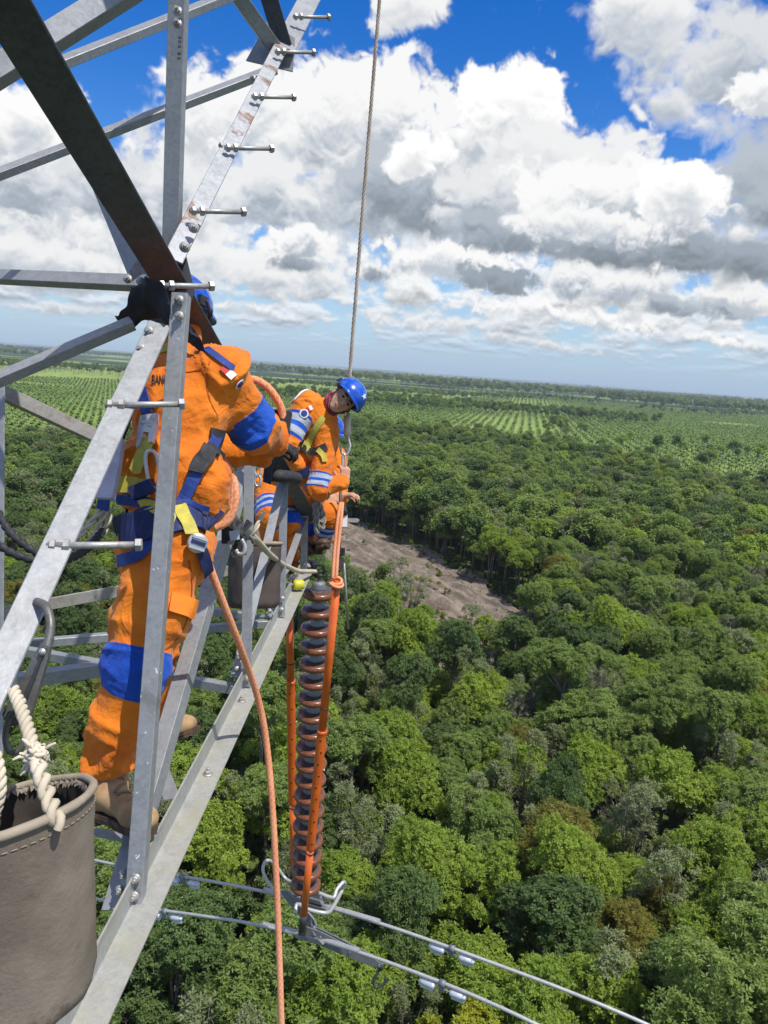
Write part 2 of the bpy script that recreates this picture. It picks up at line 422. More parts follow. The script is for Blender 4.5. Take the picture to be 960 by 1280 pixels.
def build_clearing():
    x0, y0 = SHEET.min(0) - 3; x1, y1 = SHEET.max(0) + 3
    st = 0.7; gx, gy = np.meshgrid(np.arange(x0, x1, st), np.arange(y0, y1, st), indexing='ij')
    wob = (vnoise2(gx / 9, gy / 9, 11) - .5) * 4
    ins = in_poly(gx + wob, gy + wob, SHEET)
    z = hill(gx, gy) + .05 + .55 * (vnoise2(gx / 1.3, gy / 5, 21) - .3) * 1 + .35 * vnoise2(gx / .9, gy / .9, 22)
    # windrows of pushed-up soil running along the strip
    e0, e1 = Wz(447, 657, GROUND), Wz(653, 764, GROUND); t_ = (e1 - e0)[:2] / np.linalg.norm((e1 - e0)[:2]); s_ = -gx * t_[1] + gy * t_[0]; l_ = gx * t_[0] + gy * t_[1]
    z += 1.5 * np.clip(np.sin(s_ * .75 + 2.6 * vnoise2(l_ / 22, s_ / 9, 31)) - .45, 0, 1) * (.35 + vnoise2(l_ / 5, s_ / 3, 32)) + .5 * vnoise2(l_ / 6, s_ / 1.1, 33)
    nx, ny = gx.shape; idx = np.arange(nx * ny).reshape(nx, ny)
    cell = ins[:-1, :-1] & ins[1:, 1:] & ins[1:, :-1] & ins[:-1, 1:]
    q = np.stack([idx[:-1, :-1], idx[1:, :-1], idx[1:, 1:], idx[:-1, 1:]], -1)[cell]
    used, inv = np.unique(q, return_inverse=True)
    v = np.stack([gx, gy, z], -1).reshape(-1, 3)[used]
    me = np_mesh('clearing', v, inv.reshape(-1, 4))
    m = bpy.data.materials.new('cleared_soil'); m.use_nodes = True
    nt = m.node_tree; b = NB(nt); p = nt.nodes['Principled BSDF']; p.inputs['Roughness'].default_value = 1
    tc = b.node('ShaderNodeTexCoord'); P = tc.outputs['Object']
    e0, e1 = Wz(447, 657, GROUND), Wz(653, 764, GROUND); t_ = (e1 - e0)[:2] / np.linalg.norm((e1 - e0)[:2]); sp = b.node('ShaderNodeSeparateXYZ'); nt.links.new(P, sp.inputs[0]); gx_, gy_ = X(b, sp.outputs[0]), X(b, sp.outputs[1])
    run = b.vec((gx_ * t_[0] + gy_ * t_[1]) * .07, (gy_ * t_[0] - gx_ * t_[1]) * .55, 0.0)
    c = b.mix(b.sstep(b.noise(P, .16, 8, .7) * .45 + b.noise(run, 1.0, 6, .65) * .6, .42, .64), (.085, .065, .048, 1), (.235, .192, .145, 1))
    c = b.mix(b.sstep(b.noise(P, 1.3, 6, .7), .55, .68), c, (.055, .042, .03, 1))
    c = b.mix(b.sstep(b.noise(P, .15, 7, .65), .64, .72) * .6, c, (.085, .105, .035, 1))
    b.put(p.inputs['Base Color'], c)
    me.materials.append(m); o = bpy.data.objects.new('clearing', me); COL.objects.link(o); o['kind'] = 'structure'
build_clearing()

# ------------------------------------------------------------------ trees
def rand_dirs(n, R, zmin=-.3):
    d = R.normal(size=(n * 3 + 20, 3)); d /= np.linalg.norm(d, axis=1)[:, None]
    d = d[d[:, 2] > zmin]; return d[:n]
def leaf_cloud(pos, axis, tone, m, L, Wd, R, droop=0.0):
    """m leaves round each clump position; returns verts, quads, tone"""
    n = len(pos); axis = axis / np.linalg.norm(axis, axis=1)[:, None]
    ref = R.normal(size=(n, 3)); u = np.cross(axis, ref); u /= np.linalg.norm(u, axis=1)[:, None]; w = np.cross(axis, u)
    V = []; T = []
    for j in range(m):
        a = 2 * pi * j / m + R.uniform(-.5, .5, n); e = R.uniform(-.15, .75, n)
        d = (u * np.cos(a)[:, None] + w * np.sin(a)[:, None]) * np.cos(e)[:, None] + axis * np.sin(e)[:, None]
        d[:, 2] -= droop
        side = np.cross(d, axis + .35 * R.normal(size=(n, 3))); side /= np.linalg.norm(side, axis=1)[:, None] + 1e-9
        l = L * R.uniform(.7, 1.25, n)[:, None]; ww = Wd * R.uniform(.75, 1.2, n)[:, None]
        b0 = pos + axis * (L * R.uniform(-.5, .4, n)[:, None]) + d * L * .12
        nrm = np.cross(side, d); mid = b0 + d * l * .5 + nrm * l * .06
        V.append(np.stack([b0, mid - side * ww / 2, b0 + d * l - nrm * l * .08, mid + side * ww / 2], 1)); T.append(np.clip(tone + R.uniform(-.22, .22, n), 0, 1))
    V = np.concatenate(V); T = np.concatenate(T)
    return V.reshape(-1, 3), np.arange(len(V) * 4).reshape(-1, 4), np.repeat(T, 4)
def make_tree(kind, seed, Rc, Ht, n_cl, m, L, Wd, nl=12, flat=.75, sparse=0.0, bare=False):
    """one tree: crown mesh of leaf sprays over a dozen lobes, trunk mesh with limbs running to the lobes"""
    R = np.random.RandomState(seed)
    nl = int(nl * 1.5); base = Ht - Rc * flat * 1.6
    ang = R.uniform(0, 2 * pi, nl); hh = R.uniform(0, 1, nl) ** .8; rad = Rc * np.sqrt(R.uniform(.02, 1, nl)) * (.80 - .45 * hh ** 2)
    cz = base + Rc * flat * (1.35 * hh - .10 + R.uniform(-.18, .18, nl))
    rad = rad * (1 + .22 * np.sin(ang * 2 + seed)); C = np.stack([rad * np.cos(ang), rad * np.sin(ang), cz], 1); lr = Rc * R.uniform(.20, .40, nl)
    trunk = MB(); r0 = .06 + .0075 * Ht; lean = R.normal(size=2) * .25
    fork = np.array([lean[0], lean[1], base - Rc * .25])
    trunk.tube([(0, 0, -.4), (lean[0] * .4, lean[1] * .4, fork[2] * .5), fork], [r0, r0 * .8, r0 * .62], 7)
    for i in range(nl):
        mid = (fork + C[i]) / 2 + R.normal(size=3) * .3; mid[2] -= .15 * Rc
        trunk.tube([fork - [0, 0, .3], mid, C[i]], [r0 * .42, r0 * .28, r0 * .10], 5, cap=False)
        for k in range(5 if bare else 3):
            dd = rand_dirs(1, R, -.1)[0]; e = C[i] + dd * lr[i] * (1.15 if bare else R.uniform(.8, 1.14))
            trunk.tube([C[i] * .6 + mid * .4, (C[i] + e) / 2 + R.normal(size=3) * .12, e], [r0 * .14, r0 * .09, r0 * .03], 4, cap=False)
            if bare:
                for _ in range(4):
                    e2 = e + rand_dirs(1, R, -.4)[0] * lr[i] * .6
                    trunk.tube([(C[i] + e) / 2, e2], [r0 * .05, r0 * .015], 3, cap=False)
    li = R.choice(nl, n_cl * 2, p=lr ** 2 / (lr ** 2).sum()); d = rand_dirs(n_cl * 2, R, -.55)
    rf = R.uniform(.66, 1.16, n_cl * 2) - .35 * (R.uniform(0, 1, n_cl * 2) < .16)
    pos = C[li] + d * (lr[li] * rf)[:, None] * np.array([1, 1, .82])
    ins = np.zeros(len(pos), bool)
    for j in range(nl): ins |= ((np.linalg.norm((pos - C[j]) / [1, 1, .82], axis=1) < lr[j] * .72) & (li != j))
    keep = ~ins & (vnoise2(pos[:, 0] * 1.1 + 40, pos[:, 1] * 1.1 + pos[:, 2], seed) > sparse + .13)
    pos, d, li = pos[keep][:n_cl], d[keep][:n_cl], li[keep][:n_cl]
    lt = R.uniform(.15, .8, nl)
    tone = np.clip(lt[li] * .6 + R.uniform(0, .45, len(pos)), 0, 1)
    ax = d * .75 + np.array([0, 0, .75]) + R.normal(size=pos.shape) * .28
    v, q, t = leaf_cloud(pos, ax, tone, m, L, Wd, R)
    cm = np_mesh('crown', v, q, False); fattr(cm, 'tone', t); cm.materials.append(LEAF[kind])
    tm = trunk.mesh('trunk'); tm.materials.append(BARK if kind != 'olive' else BARKD)
    return dict(kind=kind, crown=cm, trunk=tm, Rc=Rc, Ht=Ht)
NEAR = [
    make_tree('mid', 1, 3.1, 12.5, 1700, 11, .22, .090), make_tree('mid', 2, 2.8, 11.5, 1450, 11, .20, .085, nl=11, sparse=.2),
    make_tree('mid', 3, 3.5, 13.5, 2000, 10, .23, .090, nl=17, sparse=.2), make_tree('bright', 4, 3.3, 12.0, 2100, 11, .19, .092, nl=18),
    make_tree('bright', 5, 2.6, 11.0, 1450, 11, .20, .092, nl=13, sparse=.15), make_tree('dark', 6, 3.2, 13.0, 1850, 11, .20, .085, nl=15),
    make_tree('dark', 7, 2.8, 11.5, 1450, 11, .21, .090, nl=12, sparse=.22), make_tree('olive', 8, 2.9, 12.0, 1600, 10, .19, .062, nl=15, sparse=.18),
    make_tree('grey', 9, 3.1, 12.5, 1150, 9, .21, .080, nl=14, sparse=.34), make_tree('mid', 10, 3.0, 14.5, 1350, 12, .23, .10, nl=10, flat=.6, sparse=.1),
    make_tree('yellow', 11, 2.1, 10.0, 900, 10, .20, .09, nl=9, sparse=.15), make_tree('grey', 12, 2.9, 13, 260, 7, .21, .08, nl=12, sparse=.5, bare=True),
    make_tree('mid', 13, 2.2, 8.5, 950, 11, .22, .095, nl=11, flat=1.1, sparse=.1), make_tree('dark', 14, 2.0, 7.0, 850, 11, .22, .095, nl=10, flat=1.1, sparse=.1),
    make_tree('grey', 15, 2.6, 11.5, 900, 9, .20, .075, nl=10, flat=1.2, sparse=.3),
]
FAR = [
    make_tree('mid', 21, 3.6, 13.5, 300, 6, .72, .36, nl=11), make_tree('mid', 22, 4.0, 14.5, 320, 6, .75, .36, nl=13, sparse=.2),
    make_tree('dark', 23, 3.7, 14.0, 300, 6, .72, .36, nl=11), make_tree('dark', 24, 3.3, 12.5, 280, 6, .7, .34, nl=9, sparse=.15),
    make_tree('grey', 25, 3.6, 13.0, 260, 6, .66, .30, nl=11, sparse=.3), make_tree('bright', 26, 3.5, 12.5, 300, 6, .66, .34, nl=12),
    make_tree('olive', 27, 3.2, 12.5, 280, 6, .62, .28, nl=11, sparse=.1),
]
def make_palm(seed):
    R = np.random.RandomState(seed); mb = MB(); h = 2.6
    mb.cur = 1; mb.tube([(0, 0, -.3), (0, 0, h)], [.35, .28], 6)
    mb.cur = 0
    for k in range(22):
        a = 2 * pi * k * .382; e = R.uniform(-.1, 1.25); L = R.uniform(3.0, 3.9)
        pts = []; p = np.array([0, 0, h]); d = np.array([cos(a) * cos(e), sin(a) * cos(e), sin(e)])
        for s_ in range(4):
            pts.append(p.copy()); p = p + d * L / 3.2; d = d + np.array([0, 0, -.38]); d /= np.linalg.norm(d)
        sd = np.array([-sin(a), cos(a), 0]); ws = [.12, .62, .62, .1]; n = len(mb.v)
        vs = []
        for q_, w_ in zip(pts, ws): vs += [q_ - sd * w_ - [0, 0, w_ * .35], q_, q_ + sd * w_ - [0, 0, w_ * .35]]
        fs = []
        for s_ in range(3):
            for c_ in (0, 1): i = s_ * 3 + c_; fs.append((i, i + 1, i + 4, i + 3))
        mb.add(vs, fs)
    me = mb.mesh('palm'); fattr(me, 'tone', np.repeat(R.uniform(.2, .9, 1), len(me.vertices)) * 0 + R.uniform(0.2, .9, len(me.vertices)))
    me.materials.append(LEAF['palm']); me.materials.append(BARKD); return me
PALM = [make_palm(s) for s in (31, 32, 33)]

def palm_edge(az):      # where the forest gives way to the plantation, in metres, by azimuth (degrees)
    a = np.asarray(az, float)
    return np.interp(a, [-45, -27, -20, -10, -2, 5, 12, 16, 22, 30, 45], [330, 310, 320, 400, 510, 470, 450, 390, 335, 320, 310]) + 60 * (vnoise2(a * .6 + 50, a * 0 + 3.3, 8) - .5)
EMPTY_SPOTS = []
def scatter_forest():
    pts = []
    for (y0, y1, s_) in ((24, 150, 4.0), (150, 330, 4.8), (330, 760, 6.6)):
        g = np.arange(-760, 760, s_); yy = np.arange(0, y1 + s_, s_)
        gx, gy = np.meshgrid(g, yy); gx = gx + rs.uniform(-.42, .42, gx.shape) * s_; gy = gy + rs.uniform(-.42, .42, gy.shape) * s_
        d = np.hypot(gx, gy); az = np.degrees(np.arctan2(gx, gy))
        k = (d >= y0) & (d < y1) & (np.abs(az) < 39) & (d < palm_edge(az))
        pts.append(np.stack([gx[k], gy[k]], 1))
    P = np.concatenate(pts)
    P = P[~in_poly(P[:, 0], P[:, 1], CLEAR)]
    # nothing stands in front of the felled strip up to the height that would hide it
    cpx = np.array(CLEAR_PX, float)
    for h in (3, 6.5, 10, 13):
        q = np.array([pix((a, b_, GROUND + h)) for a, b_ in P])
        P = P[~in_poly(q[:, 0], q[:, 1], cpx)]
    return P
# ------------------------------------------------------------------ steelwork
def steel_mat(name, lo, hi, rough, metal, stain=None, stain_at=(.56, .7), spots=None):
    m = bpy.data.materials.new(name); m.use_nodes = True
    nt = m.node_tree; b = NB(nt); p = nt.nodes['Principled BSDF']
    v = b.node('ShaderNodeTexCoord').outputs['Object']
    sp = b.voro(v, 90, 1, out=1); bw = b.node('ShaderNodeRGBToBW'); nt.links.new(sp.s, bw.inputs[0])
    t = X(b, bw.outputs[0]) * .22 + b.noise(v, 14, 6, .6) * .5 + b.noise(v, 3.0, 4, .5) * .4
    c = b.mix(b.sstep(t, .3, .8), (*lo, 1), (*hi, 1))
    if stain is not None: c = b.mix(b.sstep(b.noise(v, 6, 8, .68, .6), *stain_at) * .8, c, (*stain, 1))
    if spots is not None: c = b.mix(b.sstep(b.noise(v, 42, 4, .6), .66, .70), c, (*spots, 1))
    b.put(p.inputs['Base Color'], c); p.inputs['Metallic'].default_value = metal
    b.put(p.inputs['Roughness'], b.lin(b.noise(v, 20, 5, .6), .3, .7, rough - .1, rough + .12))
    bn = b.node('ShaderNodeBump'); bn.inputs['Strength'].default_value = .15; bn.inputs['Distance'].default_value = .004
    b.put(bn.inputs['Height'], b.noise(v, 60, 4, .6)); nt.links.new(bn.outputs[0], p.inputs['Normal'])
    return m
GALV = steel_mat('galvanised_steel', (.205, .215, .225), (.31, .32, .33), .5, .35, (.21, .21, .205))
GALVS = steel_mat('galvanised_steel_spotted', (.215, .225, .235), (.33, .34, .35), .5, .35, (.20, .20, .195), spots=(.75, .77, .78))
GALVC = steel_mat('galvanised_steel_lichen', (.24, .245, .235), (.37, .37, .345), .6, .2, (.335, .325, .235), (.46, .68))
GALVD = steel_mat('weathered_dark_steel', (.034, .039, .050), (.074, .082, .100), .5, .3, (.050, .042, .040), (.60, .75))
GALVB = steel_mat('dull_brown_steel', (.20, .19, .17), (.34, .33, .31), .65, .2, (.20, .15, .10), (.5, .68))
RUSTY = steel_mat('galvanised_steel_rusting', (.25, .265, .28), (.40, .415, .43), .5, .35, (.19, .09, .04), (.54, .62))
BOLT = steel_mat('bolt_steel', (.26, .25, .24), (.44, .43, .41), .5, .5, (.20, .15, .11), (.55, .7))
DARKIRON = steel_mat('dark_iron', (.035, .035, .037), (.09, .09, .095), .5, .5)
ALU = steel_mat('aluminium_strand', (.33, .335, .33), (.47, .475, .47), .5, .4)
def nrm(v): v = np.asarray(v, float); return v / np.linalg.norm(v)
def angle_mb(mb, A, B, a, t, u, v=None, a2=None):
    """rolled L section: heel line A-B, one leg along u, the other along v"""
    A, B = np.asarray(A, float), np.asarray(B, float); ax = nrm(B - A); a2 = a2 or a
    u = nrm(np.asarray(u, float) - ax * (ax @ u))
    w = np.cross(ax, u)
    if v is not None and w @ np.asarray(v, float) < 0: w = -w
    r = t * .35
    prof = [(r, 0), (a - r, 0), (a, r), (a, t), (t * 1.6, t), (t, t * 1.6), (t, a2), (r, a2), (0, a2 - r), (0, r)]
    P = [A + u * x + w * y for x, y in prof] + [B + u * x + w * y for x, y in prof]; n = len(prof)
    fs = [(i, (i + 1) % n, n + (i + 1) % n, n + i) for i in range(n)]
    flip = np.dot(np.cross(u, w), ax) < 0
    caps = [(0, 1, 2, 3, 4, 5, 6, 7, 8, 9), tuple(range(n, 2 * n))]
    caps = [(0, 1, 2, 3, 4, 9), (9, 4, 5, 6, 7, 8), (n, n + 1, n + 2, n + 3, n + 4, n + 9), (n + 9, n + 4, n + 5, n + 6, n + 7, n + 8)]
    mb.add(P, fs + caps)
def fix_normals(o):
    bm = bmesh.new(); bm.from_mesh(o.data); bmesh.ops.recalc_face_normals(bm, faces=bm.faces); bm.to_mesh(o.data); bm.free()
    return o
TIPX = Wz(397, 712, -1.45)
tower = empty('lattice_tower', (-0.57, 0.9, -1.45), 'grey galvanised steel lattice crossarm of a power line tower that the workers stand on', 'transmission tower')
def member(name, A, B, a, t, u, v, m=GALV, a2=None):
    mb = MB(); angle_mb(mb, A, B, a, t, u, v, a2); return fix_normals(mb.build(name, m, tower))
def run_on(A, B, k): A, B = np.asarray(A, float), np.asarray(B, float); return A + (A - B) * k     # carries a member on past the frame
def hexhead(mb, c, ax, r, h):
    ax = nrm(ax); u = nrm(np.cross(ax, [.3, .2, .9])); w = np.cross(ax, u)
    k = [u * cos(q * pi / 3) * r + w * sin(q * pi / 3) * r for q in range(6)]; c = np.asarray(c, float)
    vs = [c + q for q in k] + [c + q + ax * h * .85 for q in k] + [c + q * .82 + ax * h for q in k]
    fs = [tuple(range(6))[::-1], tuple(range(12, 18))] + [(i, (i + 1) % 6, 6 + (i + 1) % 6, 6 + i) for i in range(6)] + [(6 + i, 6 + (i + 1) % 6, 12 + (i + 1) % 6, 12 + i) for i in range(6)]
    mb.add(vs, fs)
def bolt(c, ax, r=.014, h=.012, m=BOLT):
    mb = MB(); ax = nrm(ax); c = np.asarray(c, float)
    mb.lathe([(0, .003), (r * 1.5, .003), (r * 1.5, 0), (r * 1.5, 0.0)], c, ax, 12)
    hexhead(mb, c + ax * .003, ax, r, h); mb.tube([c + ax * h, c + ax * (h + .014)], r * .52, 8)
    return mb.build('bolt', m, tower)
def step_bolt(c, ax, L=.16, m=BOLT):
    """climbing step: shank, head at the outer end, nuts either side of the flange"""
    mb = MB(); ax = nrm(ax); c = np.asarray(c, float)
    mb.tube([c - ax * .03, c + ax * L], .0078, 10)
    hexhead(mb, c + ax * L, ax, .0150, .014); hexhead(mb, c + ax * .004, ax, .0148, .013); hexhead(mb, c - ax * .012, -ax, .0142, .012)
    return fix_normals(mb.build('step_bolt', m, tower))
Z0 = -1.45
def cp(x, y, z=Z0): return np.array([x, y, z], float)
# lower chords of the crossarm
member('main_chord', cp(-.62, .2), cp(-.556, 5.62), .084, .008, (1, 0, 0), (0, 0, 1), GALVC, .085)
member('main_chord', cp(-.60, 5.55), cp(-2.75, 3.02), .07, .007, (0, 0, 1), (-.5, .6, 0), GALVB, .07)
# top chord that falls from beside the camera to the tip, heel towards the viewer
TC0, TC1 = W(-28, 12, 1.36), W(381, 652, 5.5)
def tc(px):                                     # point of the top chord seen above pixel column px
    lo, hi = -.3, 1.1
    for _ in range(50):
        m_ = (lo + hi) / 2
        if pix(TC0 + (TC1 - TC0) * m_)[0] < px: lo = m_
        else: hi = m_
    return TC0 + (TC1 - TC0) * lo
TC_ = TC1 - TC0
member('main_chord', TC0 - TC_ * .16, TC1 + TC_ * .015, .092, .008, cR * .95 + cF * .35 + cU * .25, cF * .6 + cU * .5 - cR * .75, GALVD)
# leg with climbing steps, below and above the node
LA, LB = W(32, 720, 1.56), W(186, 400, 2.15)
member('stepped_brace', LA - (LB - LA) * 1.5, LB, .062, .006, cR * .93 + cF * .36, cF * .93 - cR * .36)
UA, UB = W(204, 318, 2.28), W(344, 52, 3.40)
member('stepped_brace', UA, UB, .060, .006, cR * .82 + cF * .5, cF * .9 - cR * .3, RUSTY)
member('stepped_brace', UB - cR * .004 + cU * .004, UB + (UB - UA) * 1.2 + cR * .01, .098, .007, cR * .8 + cF * .5, cF * .9 - cR * .4)
for (x, y, d, L) in ((70, 682, 1.63, .150), (140, 506, 1.92, .150)): step_bolt(W(x + 7, y, d), W(x + 100, y - 1, d * 1.02) - W(x, y, d), L)
for (x, y, d, L) in ((210, 357, 2.16, .118), (249, 264, 2.40, .138), (291, 185, 2.72, .14), (324, 121, 3.0, .14), (352, 65, 3.3, .145), (374, 21, 3.55, .145)):
    step_bolt(W(x, y, d), W(x + 60, y + 1, d * 1.03) - W(x, y, d), L)
for (x, y, d) in ((242, 285, 2.36), (231, 309, 2.26)): bolt(W(x, y, d), -cF + cR * .3, .011, .012)
bolt(W(276, 182, 2.74), -cF, .006, .006)
# uprights and diagonals of the near truss face
member('upright', run_on(W(232, -25, 2.22), W(221, 336, 2.48), 1.6), W(221, 336, 2.48), .050, .005, -cR, cF)
member('upright', W(234, 366, 2.16), W(175, 1146, 2.045), .045, .005, -cR, cF, GALVS)
member('diagonal', W(150, 1137, 2.10), tc(318) - cF * -.03, .056, .005, -cR * .8 + cF * .2, cF, GALV)
member('upright', tc(303) + cF * .05, W(301, 858, 3.44), .047, .005, cR, cF)
member('diagonal', W(288, 846, 3.48), tc(346) + cF * .06, .048, .005, cR, cF)
member('upright', tc(349) + cF * .04, W(346, 771, 4.42), .046, .005, cR, cF)
member('diagonal', W(331, 771, 4.42), tc(376) + cF * .06, .046, .005, cR, cF)
member('upright', tc(376) + cF * .03, W(375, 713, 5.40), .048, .005, cR, cF)
# bracing in the floor of the crossarm
def floor_brace(p, q, a=.045, e0=0.0, e1=0.0, dz=0.0, m=GALV):
    A, B = Wz(*p, Z0 - .004 + dz), Wz(*q, Z0 - .004 + dz); D = B - A
    return member('floor_brace', A - D * e0, B + D * e1, a, .005, (0, 0, -1), np.cross([0, 0, 1], D), m)
floor_brace((41, 801), (328, 777), .042, .18, .03); floor_brace((35, 812), (286, 857), .042, .12, .03, -.006)
floor_brace((23, 846), (128, 831), .062, .3, .02, .004); floor_brace((165, 745), (328, 771), .042, .0, .04, -.012)
floor_brace((224, 992), (166, 842), .055, .02, .0, -.004); floor_brace((180, 1046), (120, 1034), .03, .0, .0, -.008)
# members of the tower body on the left
N1 = W(200, 352, 2.32)
member('strut', run_on(W(-60, 346, 2.80), W(192, 358, 2.30), 1.6), W(192, 358, 2.30), .048, .005, cU + cF * .62, cF * .5 - cU * .9, GALV, .03)
member('strut', run_on(W(-60, 497, 2.05), W(166, 402, 2.20), 1.6), W(166, 402, 2.20), .040, .005, cU * .8 + cF * .75, cF * .2 - cU, GALV, .03)
member('strut', run_on(W(-40, 478, 3.0), W(134, 559, 3.35), 1.6), W(134, 559, 3.35), .055, .005, cU, cF, GALVB)
member('upright', W(-12, 470, 2.95), run_on(W(-14, 760, 2.85), W(-12, 470, 2.95), .6), .054, .005, cR, cF)
member('strut', run_on(W(-60, 238, 2.75), W(346, 84, 3.32), 1.6), W(346, 84, 3.32), .052, .006, cU * .8 + cF * .7, cF * .3 - cU, GALV, .03)
member('strut', run_on(W(-70, 142, 2.2), W(200, -28, 2.4), 1.6), W(200, -28, 2.4), .066, .006, cU, cF)
member('strut', W(58, 84, 2.55), W(320, -20, 3.2), .048, .006, cU * .8 + cF * .7, cF * .3 - cU, GALV, .03)
member('strut', run_on(W(280, -15, 3.1), W(340, 68, 3.42), 1.6), W(340, 68, 3.42), .058, .006, cU * .6 + cR * .8, cF)
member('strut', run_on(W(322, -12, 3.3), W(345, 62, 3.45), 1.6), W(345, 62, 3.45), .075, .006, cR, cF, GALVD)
member('diagonal', W(163, 352, 2.55), W(62, 105, 2.62), .055, .006, cR, cF)
mbp = MB()                                       # gusset at the node where the chord, legs and struts meet
mbp.prism([(-.10, -.10), (.05, -.13), (.09, -.02), (.06, .10), (-.05, .13), (-.11, .04)], W(207, 356, 2.36), cR, cU, .008)
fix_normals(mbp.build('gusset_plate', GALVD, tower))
mbp = MB(); mbp.prism([(-.12, -.05), (.09, -.10), (.10, .05), (-.02, .13)], W(341, 62, 3.46), cR, cU, .008); fix_normals(mbp.build('gusset_plate', GALV, tower))
# tip plate and the bolts of the lower chord
mbp = MB(); mbp.prism([(-.10, -.035), (.13, -.035), (.13, .03), (.02, .09), (-.10, .09)], cp(-.545, 5.42, Z0 + .05), (0, 1, 0), (0, 0, 1), .012); fix_normals(mbp.build('tip_plate', GALVD, tower))
for y_ in (2.49, 3.10): bolt(cp(-.553, y_, Z0 + .0085), (0, 0, 1), .012, .012)
for (x, y, d) in ((224, 375, 2.15), (168, 1120, 2.04), (309, 848, 3.43), (308, 832, 3.43), (352, 762, 4.41), (380, 705, 5.39)): bolt(W(x, y, d), -cF, .009, .008)

def spline(P, n=8):
    P = [np.asarray(p, float) for p in P]; Q = []
    for i in range(len(P) - 1):
        p0, p1, p2, p3 = P[max(i - 1, 0)], P[i], P[i + 1], P[min(i + 2, len(P) - 1)]
        for s_ in np.linspace(0, 1, n, endpoint=False):
            Q.append(.5 * (2 * p1 + (p2 - p0) * s_ + (2 * p0 - 5 * p1 + 4 * p2 - p3) * s_ ** 2 + (3 * p1 - p0 - 3 * p2 + p3) * s_ ** 3))
    return Q + [P[-1]]
for (x, y, d) in ((224, 395, 2.145), (170, 1098, 2.04), (304, 520, 3.02), (306, 540, 3.04), (353, 748, 4.41), (296, 836, 3.47), (299, 822, 3.48), (337, 764, 4.41), (340, 752, 4.4), (225, 318, 2.46), (222, 14, 2.21), (222, 30, 2.22), (332, 92, 3.28), (316, 98, 3.24), (176, 352, 2.29), (160, 349, 2.33), (150, 1112, 2.09), (155, 1092, 2.1), (186, 414, 2.12), (176, 436, 2.08)): bolt(W(x, y, d), -cF, .009, .008)
mbp = MB(); mbp.prism([(-.09, -.05), (.05, -.09), (.07, .05), (-.04, .10)], W(303, 512, 3.10) + cF * .02, cR, cU, .008); fix_normals(mbp.build('gusset_plate', GALV, tower))
for k, (y_, h_) in enumerate(((24, .0015), (28, .0015), (31, .0022), (47, .0022), (52, .004), (58, .003), (67, .003), (73, .0022))):
    mb = MB(); mb.box(W(225.5 - k * .25, y_, 2.222), cR * .0045, cU * h_, cF * .0015); mb.build('stamp_mark', DARKIRON, tower)
# ------------------------------------------------------------------ insulator string
GLAZE = pbr('brown_porcelain_glaze', (.135, .044, .020), .30, var=(30, .3, .7), col2=(.19, .064, .028), coat=.25)
GLAZET = pbr('grey_brown_porcelain', (.095, .068, .062), .32, var=(40, .4, .65), col2=(.065, .038, .030), coat=.15)  # disc tops, greyer and a little darker than the rim glaze
CAPM = steel_mat('malleable_cap', (.13, .137, .15), (.21, .22, .235), .55, .4)
IT = W(399, 724, 5.60); IDIR = None
lo, hi = 5.6, 7.5
for _ in range(40):
    md_ = (lo + hi) / 2
    if np.linalg.norm(W(382, 1108, md_) - IT) < 2.70: lo = md_
    else: hi = md_
IB = W(382, 1108, lo); IDIR = nrm(IB - IT)
ins = empty('insulator_string', IT, 'long string of brown disc insulators hanging from the crossarm tip', 'insulator')
def rot_to(d):                                   # rotation taking -Z to d
    return Vector((0, 0, -1)).rotation_difference(Vector(d))
